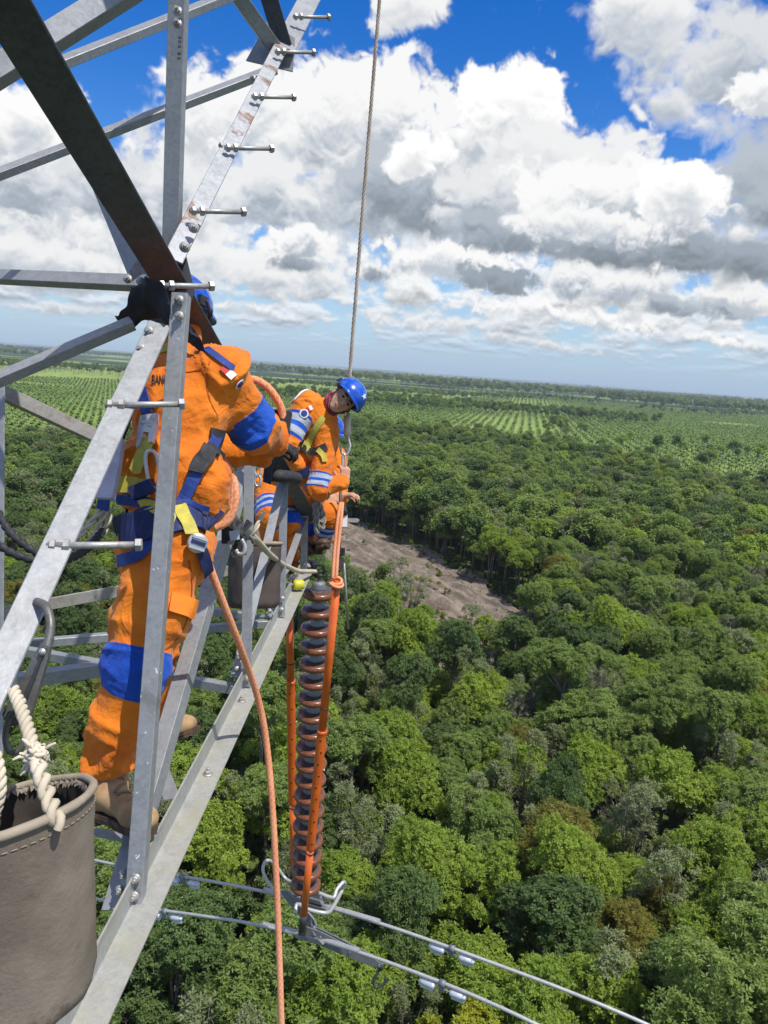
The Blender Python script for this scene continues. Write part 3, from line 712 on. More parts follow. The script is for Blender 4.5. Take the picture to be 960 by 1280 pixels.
def build_string():
    n = 19; pitch = 2.575 / 18
    sh = MB(); sh.cur = 1
    R_ = .112
    sh.lathe([(.036, -.046), (.05, -.050), (.080, -.055), (.102, -.063)], (0, 0, 0), (0, 0, 1), 36)
    sh.cur = 0
    rim = [(.102 + .024 * sin(a), -.088 + .027 * cos(a)) for a in np.linspace(0, pi, 9)]
    sh.lathe(rim, (0, 0, 0), (0, 0, 1), 36)
    sh.lathe([(.102, -.109), (.092, -.096), (.078, -.108), (.066, -.092), (.052, -.104), (.04, -.086), (.018, -.084)], (0, 0, 0), (0, 0, 1), 36)
    cap = MB(); cap.lathe([(0, .004), (.034, .004), (.044, -.002), (.049, -.016), (.052, -.040), (.055, -.050), (.050, -.056), (.030, -.057)], (0, 0, 0), (0, 0, 1), 24)
    pin = MB(); pin.lathe([(.016, -.085), (.011, -.10), (.011, -.148)], (0, 0, 0), (0, 0, 1), 12)
    shm, capm, pinm = sh.mesh('insulator_disc'), cap.mesh('cap'), pin.mesh('pin')
    shm.materials.append(GLAZE); shm.materials.append(GLAZET); capm.materials.append(CAPM); pinm.materials.append(DARKIRON)
    q = rot_to(IDIR)
    for i in range(n):
        o = bpy.data.objects.new('insulator_disc', shm); COL.objects.link(o); o.parent = ins; o.location = Vector(IDIR * (.02 + pitch * i))
        o.rotation_mode = 'QUATERNION'; o.rotation_quaternion = q
        for nm, me in (('cap', capm), ('pin', pinm)):
            c = bpy.data.objects.new(nm, me); COL.objects.link(c); c.parent = o
    # shackle and link between the string and the tip
    mb = MB(); a = IT - IDIR * .0; b_ = cp(-.50, 5.38, Z0 + .05)
    mb.tube([a, a * .5 + b_ * .5 + [0.0, 0, .01], b_], .013, 8); mb.tube([a - IDIR * .035 + cR * .03, a - IDIR * .10 + cR * .028, a - IDIR * .12, a - IDIR * .10 - cR * .028, a - IDIR * .035 - cR * .03], .009, 8)
    mb.tube([a - IDIR * .03 - cR * .045, a - IDIR * .03 + cR * .045], .009, 8)
    mb.build('shackle', DARKIRON, ins)
    # ball fitting, yoke bar and arcing horns under the string
    e = IT + IDIR * (pitch * 18 + .16); mb = MB()
    mb.tube([e - IDIR * .02, e + IDIR * .08], .018, 10); mb.box(e + IDIR * .06, cR * .035, IDIR * .05, cF * .02)
    mb.build('socket_fitting', CAPM, ins)
    mb = MB(); k0, k1 = W(352, 1110, 6.55), W(402, 1165, 6.28)
    mb.prism([(0, -.03), (.1, -.055), (.25, -.06), (.42, -.05), (.45, -.0), (.40, .04), (.25, .05), (.06, .03)], k0, nrm(k1 - k0), nrm(np.cross(np.cross(k1 - k0, (0, 0, 1)), k1 - k0)), .018); fix_normals(mb.build('yoke_plate', CAPM, ins))
    def horn(pts, rad=.014):
        P = [W(*p_) for p_ in pts]; Q = []
        for i in range(len(P) - 1):
            p0, p1, p2, p3 = P[max(i - 1, 0)], P[i], P[i + 1], P[min(i + 2, len(P) - 1)]
            for s_ in np.linspace(0, 1, 7, endpoint=False):
                Q.append(.5 * (2 * p1 + (p2 - p0) * s_ + (2 * p0 - 5 * p1 + 4 * p2 - p3) * s_ ** 2 + (3 * p1 - p0 - 3 * p2 + p3) * s_ ** 3))
        Q.append(P[-1]); mb = MB(); mb.tube(Q, rad, 10); mb.build('arcing_horn', ALU, ins)
    mb = MB(); q0, q1 = W(398, 1168, 6.22), W(478, 1206, 6.15); t = nrm(q1 - q0); L = np.linalg.norm(q1 - q0); n2 = nrm(np.cross(np.cross(t, (0, 0, 1)), t))
    for sg in (-1, 1): mb.prism([(-.12, -.05), (.0, -.075), (L * .8, -.045), (L, -.01), (L, .02), (L * .75, .035), (.0, .045), (-.12, .03)], (q0 + cF * .02 * sg) , t, n2, .010)
    for q in (.02, L * .5, L * .95): mb.tube([q0 + t * q - cF * .04, q0 + t * q + cF * .04], .010, 8)
    fix_normals(mb.build('cradle_arm', CAPM, ins))
    mb = MB(); mb.tube(spline([W(476, 1206, 6.15), W(472, 1216, 6.15), W(467, 1226, 6.15), W(470, 1234, 6.15), W(480, 1230, 6.15), W(483, 1222, 6.15)], 5), .012, 8); mb.tube([W(474, 1202, 6.15), W(476, 1212, 6.15)], .022, 8); mb.build('shackle', DARKIRON, ins)
    horn([(376, 1118, 6.5), (352, 1120, 6.55), (338, 1107, 6.6), (329, 1090, 6.65), (331, 1078, 6.7), (338, 1076, 6.75), (347, 1085, 6.8), (358, 1099, 6.8), (372, 1106, 6.65)])
    horn([(398, 1116, 6.5), (416, 1122, 6.45), (421, 1112, 6.5), (429, 1103, 6.55), (431, 1106, 6.6), (426, 1116, 6.6), (416, 1134, 6.35), (408, 1141, 6.2), (386, 1137, 6.2), (372, 1130, 6.25), (369, 1142, 6.2)], .016)
build_string()

# ------------------------------------------------------------------ conductors, clamps, dampers
def soft(P, st=.06, w=9):
    P = np.array(P, float); L = np.concatenate([[0], np.cumsum(np.linalg.norm(np.diff(P, axis=0), axis=1))]); n = int(min(900, L[-1] / st))
    s = np.linspace(0, L[-1], n); Q = np.stack([np.interp(s, L, P[:, k]) for k in range(3)], 1); E = np.pad(Q, ((w, w), (0, 0)), mode='reflect', reflect_type='odd')
    c = np.cumsum(np.vstack([np.zeros(3), E]), 0); return list((c[2 * w + 1:] - c[:-2 * w - 1]) / (2 * w + 1))
def stranded(mb, pts, r, strands=6, pitch=.25, n=6, sub=.05, flat=1.0):
    """wires laid round a path: resampled evenly, each strand a helix"""
    P = np.array(pts); L = np.concatenate([[0], np.cumsum(np.linalg.norm(np.diff(P, axis=0), axis=1))])
    m = max(4, int(L[-1] / sub)); s = np.linspace(0, L[-1], m + 1); Q = np.stack([np.interp(s, L, P[:, k]) for k in range(3)], 1)
    T = np.gradient(Q, axis=0); T /= np.linalg.norm(T, axis=1)[:, None]; u = nrm(np.cross(T[0], [.3, .5, .81])); 
    U = []
    for t in T: u = nrm(u - t * (u @ t)); U.append(u)
    U = np.array(U); V = np.cross(T, U); rs_ = r * (1.0 / (1 + 1 / sin(pi / strands))) if strands > 2 else r * .5
    rr = r - rs_ * .9
    for k in range(strands):
        a = 2 * pi * (s / pitch + k / strands)
        mb.tube(Q + (U * np.cos(a)[:, None] + V * np.sin(a)[:, None]) * rr, rs_ * 1.06, n, cap=False)
    return Q
K1, K2 = W(396, 1128, 6.5), W(388, 1166, 6.25)
def far_end(a, b_, dist, drop): d = nrm(np.asarray(b_) - a); d[2] = 0; return np.asarray(b_) + nrm(d) * dist + np.array([0, 0, -drop])
for nm, K, Lp, Rp, lab in (('conductor', K1, [(330, 1112, 6.75), (130, 1080, 7.6)], [(475, 1152, 6.3), (820, 1279, 5.45)], 'far aluminium conductor of the pair, passing just below the insulator string'),
                           ('conductor', K2, [(330, 1155, 6.5), (120, 1127, 7.3)], [(450, 1189, 6.05), (690, 1281, 5.35)], 'near aluminium conductor of the pair, held in the lower clamp')):
    Lw = [W(*p) for p in Lp]; Rw = [W(*p) for p in Rp]
    pts = [far_end(K, Lw[-1], 40, 5.5), far_end(K, Lw[-1], 12, 1.8)] + Lw[::-1] + [K] + Rw + [far_end(K, Rw[-1], 12, 2.2), far_end(K, Rw[-1], 40, 6.5)]
    Q = soft(pts); o = empty(nm, K, lab, 'power line', 'twin conductors')
    mb = MB(); mb.tube(Q, .0138, 10); mb.build('cable', ALU, o)
    arm = soft([W(*Lp[0]), K, Rw[0]])
    mb = MB(); stranded(mb, arm, .0205, 9, .30, 6, .03); mb.build('armour_rods', ALU, o)
    mb = MB(); t = nrm(Rw[0] - W(*Lp[0])); upv = nrm(np.cross(np.cross(t, (0, 0, 1)), t)); sd = np.cross(t, upv)
    mb.prism([(-.14, -.045), (-.10, -.055), (.10, -.055), (.14, -.045), (.10, -.01), (-.10, -.01)], K, t, upv, .075)
    mb.prism([(-.07, .012), (.07, .012), (.05, .045), (-.05, .045)], K, t, upv, .07)
    for q in (-.04, .04): mb.tube([K + t * q - upv * .05, K + t * q + upv * .07], .009, 8); hexhead(mb, K + t * q + upv * .045, upv, .016, .014)
    mb.box(K + upv * .07, t * .025, upv * .06, sd * .012)
    fix_normals(mb.build('suspension_clamp', CAPM, o))
def damper(px, py, d, along, lab):
    c = W(px, py, d); t = nrm(along); dn = np.array([0, 0, -1.0]); dn = nrm(dn - t * (dn @ t)); sd = np.cross(t, dn)
    o = empty('vibration_damper', c, lab, 'damper', 'vibration dampers on the conductors')
    mb = MB(); mb.box(c + dn * .022, t * .022, dn * .04, sd * .016); mb.lathe([(0, -.025), (.026, -.022), (.026, .022), (0, .025)], c, t, 12); fix_normals(mb.build('clamp', CAPM, o))
    mb = MB(); mb.tube(spline([c + dn * .05 - t * .17, c + dn * .045, c + dn * .05 + t * .17], 6), .0065, 6); mb.build('messenger_cable', ALU, o)
    for s_ in (-1, 1):
        e = c + dn * .05 + t * s_ * .125; mb = MB()
        mb.lathe([(0, -.068), (.021, -.062), (.025, -.045), (.024, .03), (.018, .04), (.016, .062), (0, .066)], e, t * s_, 14)
        mb.box(e + dn * .012, t * .05, dn * .03, sd * .012); mb.build('weight', CAPW, o)
CAPW = steel_mat('damper_zinc', (.42, .46, .54), (.60, .64, .70), .4, .4)
c1, c2 = nrm(W(820, 1279, 5.45) - W(475, 1152, 6.3)), nrm(W(690, 1281, 5.35) - W(450, 1189, 6.05))
damper(565, 1185.5, 6.05, c1, 'vibration damper on the far conductor, right of the insulator string')
damper(553, 1229, 5.72, c2, 'vibration damper on the near conductor, right of the insulator string')
damper(228, 1096, 7.15, nrm(W(330, 1112, 6.75) - W(130, 1080, 7.6)), 'vibration damper on the far conductor beside the steel chord, left of the string')
damper(206, 1139, 6.95, nrm(W(330, 1155, 6.5) - W(120, 1127, 7.3)), 'vibration damper on the near conductor beside the steel chord, left of the string')

# ------------------------------------------------------------------ orange strain sticks
ORANGE = pbr('orange_fibreglass', (.66, .125, .014), .42, var=(7, .35, .7), col2=(.52, .088, .012), coat=.15, col3=(.42, .10, .03))
BLACK = pbr('black_rubber', (.016, .016, .017), .6, var=(60, .4, .6), col2=(.03, .03, .03))
HOLE = pbr('drilled_hole_dark', (.02, .012, .008), .9)
def stick(top, bot, s0, s1, lab, holes):
    A, B = W(*top), W(*bot); ax = nrm(B - A); L = np.linalg.norm(B - A); side = nrm(np.cross(ax, cF)); front = nrm(np.cross(side, ax));
    if front @ cF > 0: front = -front
    o = empty('strain_stick', A, lab, 'strain stick', 'orange strain link sticks')
    mb = MB(); mb.tube([A, A + ax * (L * s0 + .03)], .0290, 18); mb.build('rod', ORANGE, o); mb = MB(); mb.tube([A + ax * (L * s1 - .03), B - ax * .05], .0280, 18); mb.build('rod', ORANGE, o)
    P = A + ax * L * s0; Q = A + ax * L * s1; mb = MB()
    mb.lathe([(.0292, 0), (.037, .004), (.037, .02), (.0352, .024)] + [(.0352, q) for q in np.linspace(.05, (s1 - s0) * L - .02, 6)] + [(.033, (s1 - s0) * L), (.0285, (s1 - s0) * L + .004)], P, ax, 20); mb.build('sleeve', ORANGE, o)
    for q in (s0 - .065, s1 + .01): mb = MB(); mb.lathe([(.0285, 0), (.0312, .001), (.0312, .012), (.0285, .013)], A + ax * L * q, ax, 18); mb.build('black_band', BLACK, o)
    for k in range(holes):
        c = P + ax * ((s1 - s0) * L * (k + .7) / (holes + .4)); f = nrm(front + side * (.55 if k % 2 else -.1) * .6)
        mb = MB(); mb.lathe([(.0, .0362), (.0066, .0362), (.0076, .0352), (.0076, .032)], c, f, 10); mb.build('pin_hole', HOLE, o)
    mb = MB(); c = P + ax * (s1 - s0) * L * .32; mb.tube([c - side * .045, c + side * .045], .006, 8); hexhead(mb, c + side * .04, side, .011, .01); mb.build('locking_pin', BOLT, o)
    mb = MB(); mb.lathe([(.0, -.10), (.030, -.098), (.032, -.02), (.022, .0), (.022, .05), (.012, .07), (0, .07)], B + ax * .03, ax, 14)
    mb.box(B + ax * .08, side * .03, ax * .05, front * .014); fix_normals(mb.build('end_fitting', DARKIRON, o))
stick((421, 727, 5.30), (379, 1152, 6.15), .40, .76, 'front orange strain stick, tied with pink rope beside the insulator string', 10)
stick((362, 770, 5.95), (367, 1092, 6.85), .225, .70, 'rear orange strain stick behind the crossarm chord, left of the insulator string', 8)
# ------------------------------------------------------------------ people: one continuous surface each, grown from a distance field
from mathutils.bvhtree import BVHTree
def vnoise3(p, seed=0):
    p = np.asarray(p, float); i = np.floor(p).astype(np.int64); f = p - i; f = f * f * (3 - 2 * f)
    def h(a, b_, c):
        n = (a * 374761393 + b_ * 668265263 + c * 1440662683 + seed * 974711) & 0x7fffffff
        n = ((n ^ (n >> 13)) * 1274126177) & 0x7fffffff
        return ((n ^ (n >> 16)) & 0xffff) / 65535.0
    r = 0
    for a in (0, 1):
        for b_ in (0, 1):
            for c in (0, 1):
                w = (f[..., 0] if a else 1 - f[..., 0]) * (f[..., 1] if b_ else 1 - f[..., 1]) * (f[..., 2] if c else 1 - f[..., 2])
                r = r + w * h(i[..., 0] + a, i[..., 1] + b_, i[..., 2] + c)
    return r
class Field:
    def __init__(s): s.p = []
    def cone(s, a, b, ra, rb, zone='', k=.03, bands=(), fold=0.0): s.p.append(dict(t='c', a=np.asarray(a, float), b=np.asarray(b, float), ra=ra, rb=rb, zone=zone, k=k, bands=bands, fold=fold))
    def ell(s, c, r, rot=None, zone='', k=.03, fold=0.0, bands=()):
        M = np.eye(3) if rot is None else np.array(rot, float)      # rows: local axes
        s.p.append(dict(t='e', c=np.asarray(c, float), r=np.asarray(r, float), M=M, zone=zone, k=k, bands=bands, fold=fold))
    def dist(s, q, P):
        if q['t'] == 'c':
            ab = q['b'] - q['a']; L2 = ab @ ab + 1e-12; h = np.clip(((P - q['a']) @ ab) / L2, 0, 1)
            return np.linalg.norm(P - q['a'] - h[..., None] * ab, axis=-1) - (q['ra'] + (q['rb'] - q['ra']) * h)
        l = (P - q['c']) @ q['M'].T; k0 = np.linalg.norm(l / q['r'], axis=-1); k1 = np.linalg.norm(l / q['r'] ** 2, axis=-1) + 1e-9
        return k0 * (k0 - 1) / k1
    def bounds(s, q):
        if q['t'] == 'c':
            r = max(q['ra'], q['rb']); return np.minimum(q['a'], q['b']) - r, np.maximum(q['a'], q['b']) + r
        r = np.sqrt(((q['M'] * q['r'][:, None]) ** 2).sum(0)); return q['c'] - r, q['c'] + r
    def surface(s, h, smooth_it=2):
        B = [s.bounds(q) for q in s.p]; lo = np.min([b[0] for b in B], 0) - 4 * h; hi = np.max([b[1] for b in B], 0) + 4 * h
        n = np.ceil((hi - lo) / h).astype(int) + 1; D = np.full(n, .2, np.float32)
        ax = [lo[i] + np.arange(n[i]) * h for i in range(3)]
        for q, (b0, b1) in zip(s.p, B):
            m = q['k'] + 3 * h
            i0 = np.maximum(((b0 - m - lo) / h).astype(int), 0); i1 = np.minimum(((b1 + m - lo) / h).astype(int) + 2, n)
            sl = tuple(np.s_[i0[i]:i1[i]] for i in range(3))
            P = np.stack(np.meshgrid(*[ax[i][sl[i]] for i in range(3)], indexing='ij'), -1); d = s.dist(q, P); c = D[sl]; k = q['k']
            hh = np.clip(.5 + .5 * (c - d) / k, 0, 1); D[sl] = c * (1 - hh) + d * hh - k * hh * (1 - hh)
        # surface nets
        ins = D < 0; cs = n - 1; cnt = np.zeros(cs, np.int8); acc = np.zeros(tuple(cs) + (3,), np.float32)
        def sub(A, o): return A[o[0]:o[0] + cs[0], o[1]:o[1] + cs[1], o[2]:o[2] + cs[2]]
        corners = [(a, b, c) for a in (0, 1) for b in (0, 1) for c in (0, 1)]
        for o in corners:
            for k in range(3):
                if o[k]: continue
                o2 = tuple(o[j] + (j == k) for j in range(3)); a, b = sub(D, o), sub(D, o2); x = (a < 0) != (b < 0)
                if not x.any(): continue
                t = a[x] / (a[x] - b[x]); e = np.zeros((len(t), 3), np.float32) + np.array(o, np.float32); e[:, k] += t
                acc[x] += e; cnt[x] += 1
        act = cnt > 0; idx = np.full(cs, -1, np.int64); idx[act] = np.arange(act.sum())
        cell = np.argwhere(act); V = lo + (cell + acc[act] / cnt[act][:, None]) * h; Q = []
        for k in range(3):
            o2 = [0, 0, 0]; o2[k] = 1; u, v = (k + 1) % 3, (k + 2) % 3
            s0 = ins[:n[0] - o2[0], :n[1] - o2[1], :n[2] - o2[2]]; s1 = ins[o2[0]:, o2[1]:, o2[2]:]
            for sg in (0, 1):
                g = np.argwhere((s0 & ~s1) if sg else (~s0 & s1)); g = g[(g[:, u] > 0) & (g[:, v] > 0)]
                def at(du, dv): c = g.copy(); c[:, u] -= du; c[:, v] -= dv; return idx[c[:, 0], c[:, 1], c[:, 2]]
                q = np.stack([at(1, 1), at(0, 1), at(0, 0), at(1, 0)], 1); Q.append(q if sg else q[:, ::-1])
        Q = np.concatenate(Q); Q = Q[(Q >= 0).all(1)]
        E = np.concatenate([Q[:, [i, (i + 1) % 4]] for i in range(4)])
        for _ in range(smooth_it):
            S_ = np.zeros_like(V); N_ = np.zeros(len(V)); np.add.at(S_, E[:, 0], V[E[:, 1]]); np.add.at(N_, E[:, 0], 1); V = V * .5 + .5 * S_ / np.maximum(N_, 1)[:, None]
        # normals from the quads
        nq = np.cross(V[Q[:, 2]] - V[Q[:, 0]], V[Q[:, 3]] - V[Q[:, 1]]); N = np.zeros_like(V)
        for i in range(4): np.add.at(N, Q[:, i], nq)
        N /= np.linalg.norm(N, axis=1)[:, None] + 1e-12
        return V, N, Q
    def owner(s, V):
        """nearest limb of every vertex and the distance along it"""
        best = np.full(len(V), 9.0); own = np.zeros(len(V), int); sp = np.zeros(len(V))
        for i, q in enumerate(s.p):
            d = s.dist(q, V); m = d < best; best[m] = d[m]; own[m] = i
            if q['t'] == 'c':
                ab = q['b'] - q['a']; sp[m] = ((V - q['a']) @ (ab / (np.linalg.norm(ab) + 1e-9)))[m]
        return own, sp
def body_mesh(name, F, h, mats, fold_amp=1.0, seed=0):
    V, N, Q = F.surface(h); own, sp = F.owner(V)
    fl = np.zeros(len(V)); axis = np.zeros((len(V), 3)); jd = np.full(len(V), .3)
    for i, q in enumerate(F.p):
        m = own == i
        if not m.any(): continue
        fl[m] = q['fold']
        if q['t'] == 'c':
            ab = q['b'] - q['a']; L = np.linalg.norm(ab); axis[m] = ab / (L + 1e-9); jd[m] = np.minimum(np.abs(sp[m]), np.abs(L - sp[m]))
        else: axis[m] = q['M'][1]; jd[m] = .1
    # average the fold weights and the limb axes a little so that folds run on across joints
    E = np.concatenate([Q[:, [i, (i + 1) % 4]] for i in range(4)])
    for _ in range(22):
        for arr in (fl, axis):
            S_ = np.zeros_like(arr); N_ = np.zeros(len(V)); np.add.at(S_, E[:, 0], arr[E[:, 1]]); np.add.at(N_, E[:, 0], 1)
            arr += .5 * ((S_.T / np.maximum(N_, 1)).T - arr)
    axis /= np.linalg.norm(axis, axis=1)[:, None] + 1e-9; Vc = V - V.mean(0)
    # each limb measures its folds from a nearby point so that turning axes do not shear them
    ctr = np.zeros_like(V)
    for i, q in enumerate(F.p):
        m = own == i; ctr[m] = (q['a'] + q['b']) / 2 if q['t'] == 'c' else q['c']
    for _ in range(30):
        S_ = np.zeros_like(ctr); N_ = np.zeros(len(V)); np.add.at(S_, E[:, 0], ctr[E[:, 1]]); np.add.at(N_, E[:, 0], 1); ctr += .5 * (S_ / np.maximum(N_, 1)[:, None] - ctr)
    R3 = V - ctr; s_ax = (R3 * axis).sum(1); perp = R3 - axis * s_ax[:, None]; V0 = V
    warp = vnoise3(V * 4 + 3, seed) * 1.6
    sl = (vnoise3(V * 2.2 + 31, seed + 7) - .5) * 2.4          # slant of the folds
    c1 = perp * 4.2 + axis * (s_ax * 13)[:, None] + sl[:, None] * perp * 14 + warp[:, None] + ctr * 3
    r1 = 1 - np.abs(2 * vnoise3(c1, seed + 1) - 1); r2 = 1 - np.abs(2 * vnoise3(c1 * 2.1 + 9, seed + 2) - 1)
    dg = perp * 9 + axis * (s_ax * 4)[:, None] + ctr * 3; r3 = 1 - np.abs(2 * vnoise3(dg + V * 4, seed + 5) - 1)
    amt = (.55 + .6 * np.exp(-(jd / .09) ** 2))
    disp = fl * fold_amp * amt * ((r1 ** 3 - .25) * .0185 + (r2 ** 3 - .25) * .0055 + (r3 ** 3 - .25) * .0085)
    V = V + N * disp[:, None]
    panel = np.zeros(len(V))                       # sewn-on blue panels stand a little proud of the cloth
    for i, q in enumerate(F.p):
        m = own == i
        for (fld, s0, s1) in q['bands']:
            if fld == 'blue': panel[m] = np.maximum(panel[m], np.clip(np.minimum(sp[m] - s0, s1 - sp[m]) / .006 + .5, 0, 1))
    V = V + N * (panel * .0035)[:, None]
    me = np_mesh(name, V, Q)
    f = {k: np.full(len(V), -.02) for k in ('blue', 'tape', 'skin', 'glove')}
    for i, q in enumerate(F.p):
        m = own == i
        if q['zone'] in f: f[q['zone']][m] = .02
        for (fld, s0, s1) in q['bands']:
            f[fld][m] = np.maximum(f[fld][m], np.clip(np.minimum(sp[m] - s0, s1 - sp[m]), -.02, .02))
    for k, v in f.items(): fattr(me, k, v)
    for q in mats: me.materials.append(q)
    return me
def cloth_mat():
    m = bpy.data.materials.new('orange_coverall'); m.use_nodes = True
    nt = m.node_tree; b = NB(nt); p = nt.nodes['Principled BSDF']; v = b.node('ShaderNodeTexCoord').outputs['Object']
    g = lambda n: b.sstep(b.attr(n), -.0012, .0012)
    fade = b.noise(v, 5, 6, .6)
    org = b.mix(b.sstep(fade, .3, .7), (.56, .125, .007, 1), (.76, .215, .013, 1))
    org = b.mix(b.sstep(b.noise(v, 3.2, 7, .72), .56, .75) * .35, org, (.30, .11, .03, 1))
    c = b.mix(g('blue'), org, b.mix(b.sstep(fade, .35, .65), (.006, .050, .34, 1), (.010, .082, .47, 1)))
    edge = b.m('COMPARE', b.attr('blue'), 0.006, 0.0012); c = b.mix(edge * .55, c, (.004, .020, .13, 1))
    c = b.mix(g('tape'), c, (.34, .38, .43, 1))
    sk = b.mix(b.sstep(b.noise(v, 22, 4), .35, .65), (.40, .215, .135, 1), (.52, .30, .20, 1))
    c = b.mix(g('skin'), c, sk); c = b.mix(g('glove'), c, (.016, .016, .018, 1))
    b.put(p.inputs['Base Color'], c); p.inputs['Roughness'].default_value = .82; p.inputs['Specular IOR Level'].default_value = .25
    p.inputs['Sheen Weight'].default_value = .12
    cr = 1.0 - b.m('ABSOLUTE', b.noise(v, 7.5, 3, .5, 1.6) - .5) * 5.0; cr = b.m('MAXIMUM', cr, 0.0); cr2 = b.m('MAXIMUM', 1.0 - b.m('ABSOLUTE', b.noise(v, 17, 2, .5, 1.2) - .5) * 6.0, 0.0)
    bn = b.node('ShaderNodeBump'); bn.inputs['Strength'].default_value = .38; bn.inputs['Distance'].default_value = .009
    b.put(bn.inputs['Height'], cr * .9 + cr2 * .25 + b.noise(v, 38, 4, .55, .8) * .5 + b.noise(v, 900, 2) * .04); nt.links.new(bn.outputs[0], p.inputs['Normal'])
    return m
CLOTH = cloth_mat()
FLAP = pbr('orange_cloth_flap', (.66, .150, .008), .82, var=(5, .3, .7), col2=(.82, .235, .014), bump=(38, .35, .006))
BLUEH = pbr('helmet_blue', (.006, .085, .50), .25, var=(8, .4, .6), col2=(.006, .07, .42), coat=.5)
NAVY = pbr('navy_webbing', (.006, .012, .060), .75, var=(30, .35, .65), col2=(.010, .020, .10), bump=(220, .4, .002))
BLUEW = pbr('blue_webbing', (.012, .035, .19), .7, var=(30, .35, .65), col2=(.018, .055, .27), bump=(220, .4, .002))
YELW = pbr('yellow_webbing', (.52, .44, .05), .75, var=(22, .35, .65), col2=(.40, .36, .07), bump=(220, .4, .002))
BLKW = pbr('black_webbing', (.014, .014, .017), .75, var=(30, .35, .65), col2=(.03, .03, .034))
BOOTM = pbr('brown_suede', (.27, .160, .072), .85, var=(14, .35, .65), col2=(.40, .260, .135), bump=(90, .3, .003), col3=(.17, .105, .05))
BOOTD = pbr('dark_brown_leather', (.055, .030, .018), .6, var=(14, .35, .65), col2=(.09, .05, .03))
SOLE = pbr('boot_sole', (.11, .065, .035), .9, var=(20, .4, .6), col2=(.05, .03, .02))
LACE = pbr('boot_lace', (.20, .15, .09), .9)
WHITE = pbr('white_print', (.75, .75, .74), .6)
RED = pbr('red_print', (.52, .02, .02), .6)
INK = pbr('black_print', (.012, .012, .014), .7)
STEELP = steel_mat('polished_hook_steel', (.38, .39, .40), (.56, .57, .58), .38, .6)
MAROON = pbr('maroon_scarf', (.16, .012, .035), .9, var=(60, .4, .6), col2=(.30, .05, .09), bump=(50, .5, .006))
EYE = pbr('dark_eye', (.02, .013, .01), .3)
BROW = pbr('dark_hair', (.012, .010, .009), .8)
LIP = pbr('lips', (.26, .09, .07), .6)
def hand(F, wrist, f, n, th, zone, sc=1.0, curl=(.9, 1.1, .9), spread=.14):
    """palm, four bent fingers of different length and a thumb; f finger direction, n the way the palm faces, th the thumb side"""
    f = nrm(f); n = nrm(np.asarray(n) - f * (np.asarray(n) @ f)); t = nrm(np.cross(f, n));
    if t @ np.asarray(th, float) < 0: t = -t
    w = np.asarray(wrist, float); k0 = w + f * .088 * sc
    for q in (-.030, -.010, .010, .030):
        F.cone(w + t * q * .55 * sc + f * .012 * sc, k0 + t * q * sc, .0165 * sc, .0135 * sc, zone, .018)
    for i, (q, L) in enumerate(((.032, .074), (.011, .084), (-.011, .078), (-.031, .060))):
        p = k0 + t * q * sc; a = 0; seg = (.46, .30, .24); r = (.0102, .0094, .0084, .0074)
        for j in range(3):
            a += curl[j] * (1 + .07 * (i - 1)); d = f * cos(a) + n * sin(a) + t * (q / .03) * spread * (1 if j == 0 else .3) * .5
            e = p + nrm(d) * L * seg[j] * sc; F.cone(p, e, r[j] * sc, r[j + 1] * sc, zone, .005); p = e
    p = w + t * .026 * sc + f * .022 * sc + n * .008 * sc; e = p + nrm(t * .75 + f * .6 + n * .5) * .044 * sc; F.cone(p, e, .0150 * sc, .0118 * sc, zone, .016)
    e2 = e + nrm(t * .05 + f * .75 + n * .75) * .034 * sc; F.cone(e, e2, .0112 * sc, .0100 * sc, zone, .005); e3 = e2 + nrm(f * .55 + n * .8 - t * .4) * .026 * sc; F.cone(e2, e3, .0100 * sc, .008 * sc, zone, .005)
def person(name_label, origin, cat_group):
    o = empty('person', origin, name_label, 'person', cat_group); return o
def attach(me, parent, name=None):
    o = bpy.data.objects.new(name or me.name, me); COL.objects.link(o); o.parent = parent
    off = Vector(); p = parent
    while p is not None: off += p.location; p = p.parent
    me.transform(Matrix.Translation(-off)); return o
class Skin:
    """what the sight line through a photo pixel meets on a finished body"""
    def __init__(s, me, off=(0, 0, 0)):
        o = np.array(off, float); v = [Vector(np.array(q.co) + o) for q in me.vertices]; s.t = BVHTree.FromPolygons(v, [tuple(p.vertices) for p in me.polygons])
    def hit(s, px, py, lift=.004):
        h = s.t.ray_cast(Vector((0, 0, 0)), Vector(ray(px, py)))
        if h[0] is None:
            h = s.t.find_nearest(Vector(W(px, py, s.dep)))
        n = np.array(h[1]); 
        if n @ ray(px, py) > 0: n = -n
        return np.array(h[0]) + n * lift, n
    def strap(s, pts, width, m, parent, name, thick=.003, lift=.004, n=6, smooth_n=True):
        P = [np.array(q, float) for q in pts]; S2 = spline([np.array([*q, 0.0]) for q in P], n); H = [s.hit(q[0], q[1], lift) for q in S2]
        A = np.array([h[0] for h in H]); NN = np.array([h[1] for h in H])
        for _ in range(3):
            A[1:-1] = A[1:-1] * .5 + (A[:-2] + A[2:]) * .25; NN[1:-1] = NN[1:-1] * .4 + (NN[:-2] + NN[2:]) * .3
        mb = MB(); mb.ribbon(list(A), width, list(NN), thick); return fix_normals(mb.build(name, m, parent))
    def patch(s, cx, cy, u, v, poly, m, parent, name, lift=.006, thick=.002):
        """flat badge: outline in metres in the tangent plane, u and v are image directions"""
        c, nn = s.hit(cx, cy, lift); U = cR * u[0] - cU * u[1]; U = nrm(U - nn * (U @ nn)); Vv = np.cross(nn, U)
        mb = MB(); mb.prism(poly, c, U, Vv, thick); return fix_normals(mb.build(name, m, parent))
def disc(r, n=18, cx=0, cy=0): return [(cx + r * cos(2 * pi * i / n), cy + r * sin(2 * pi * i / n)) for i in range(n)]
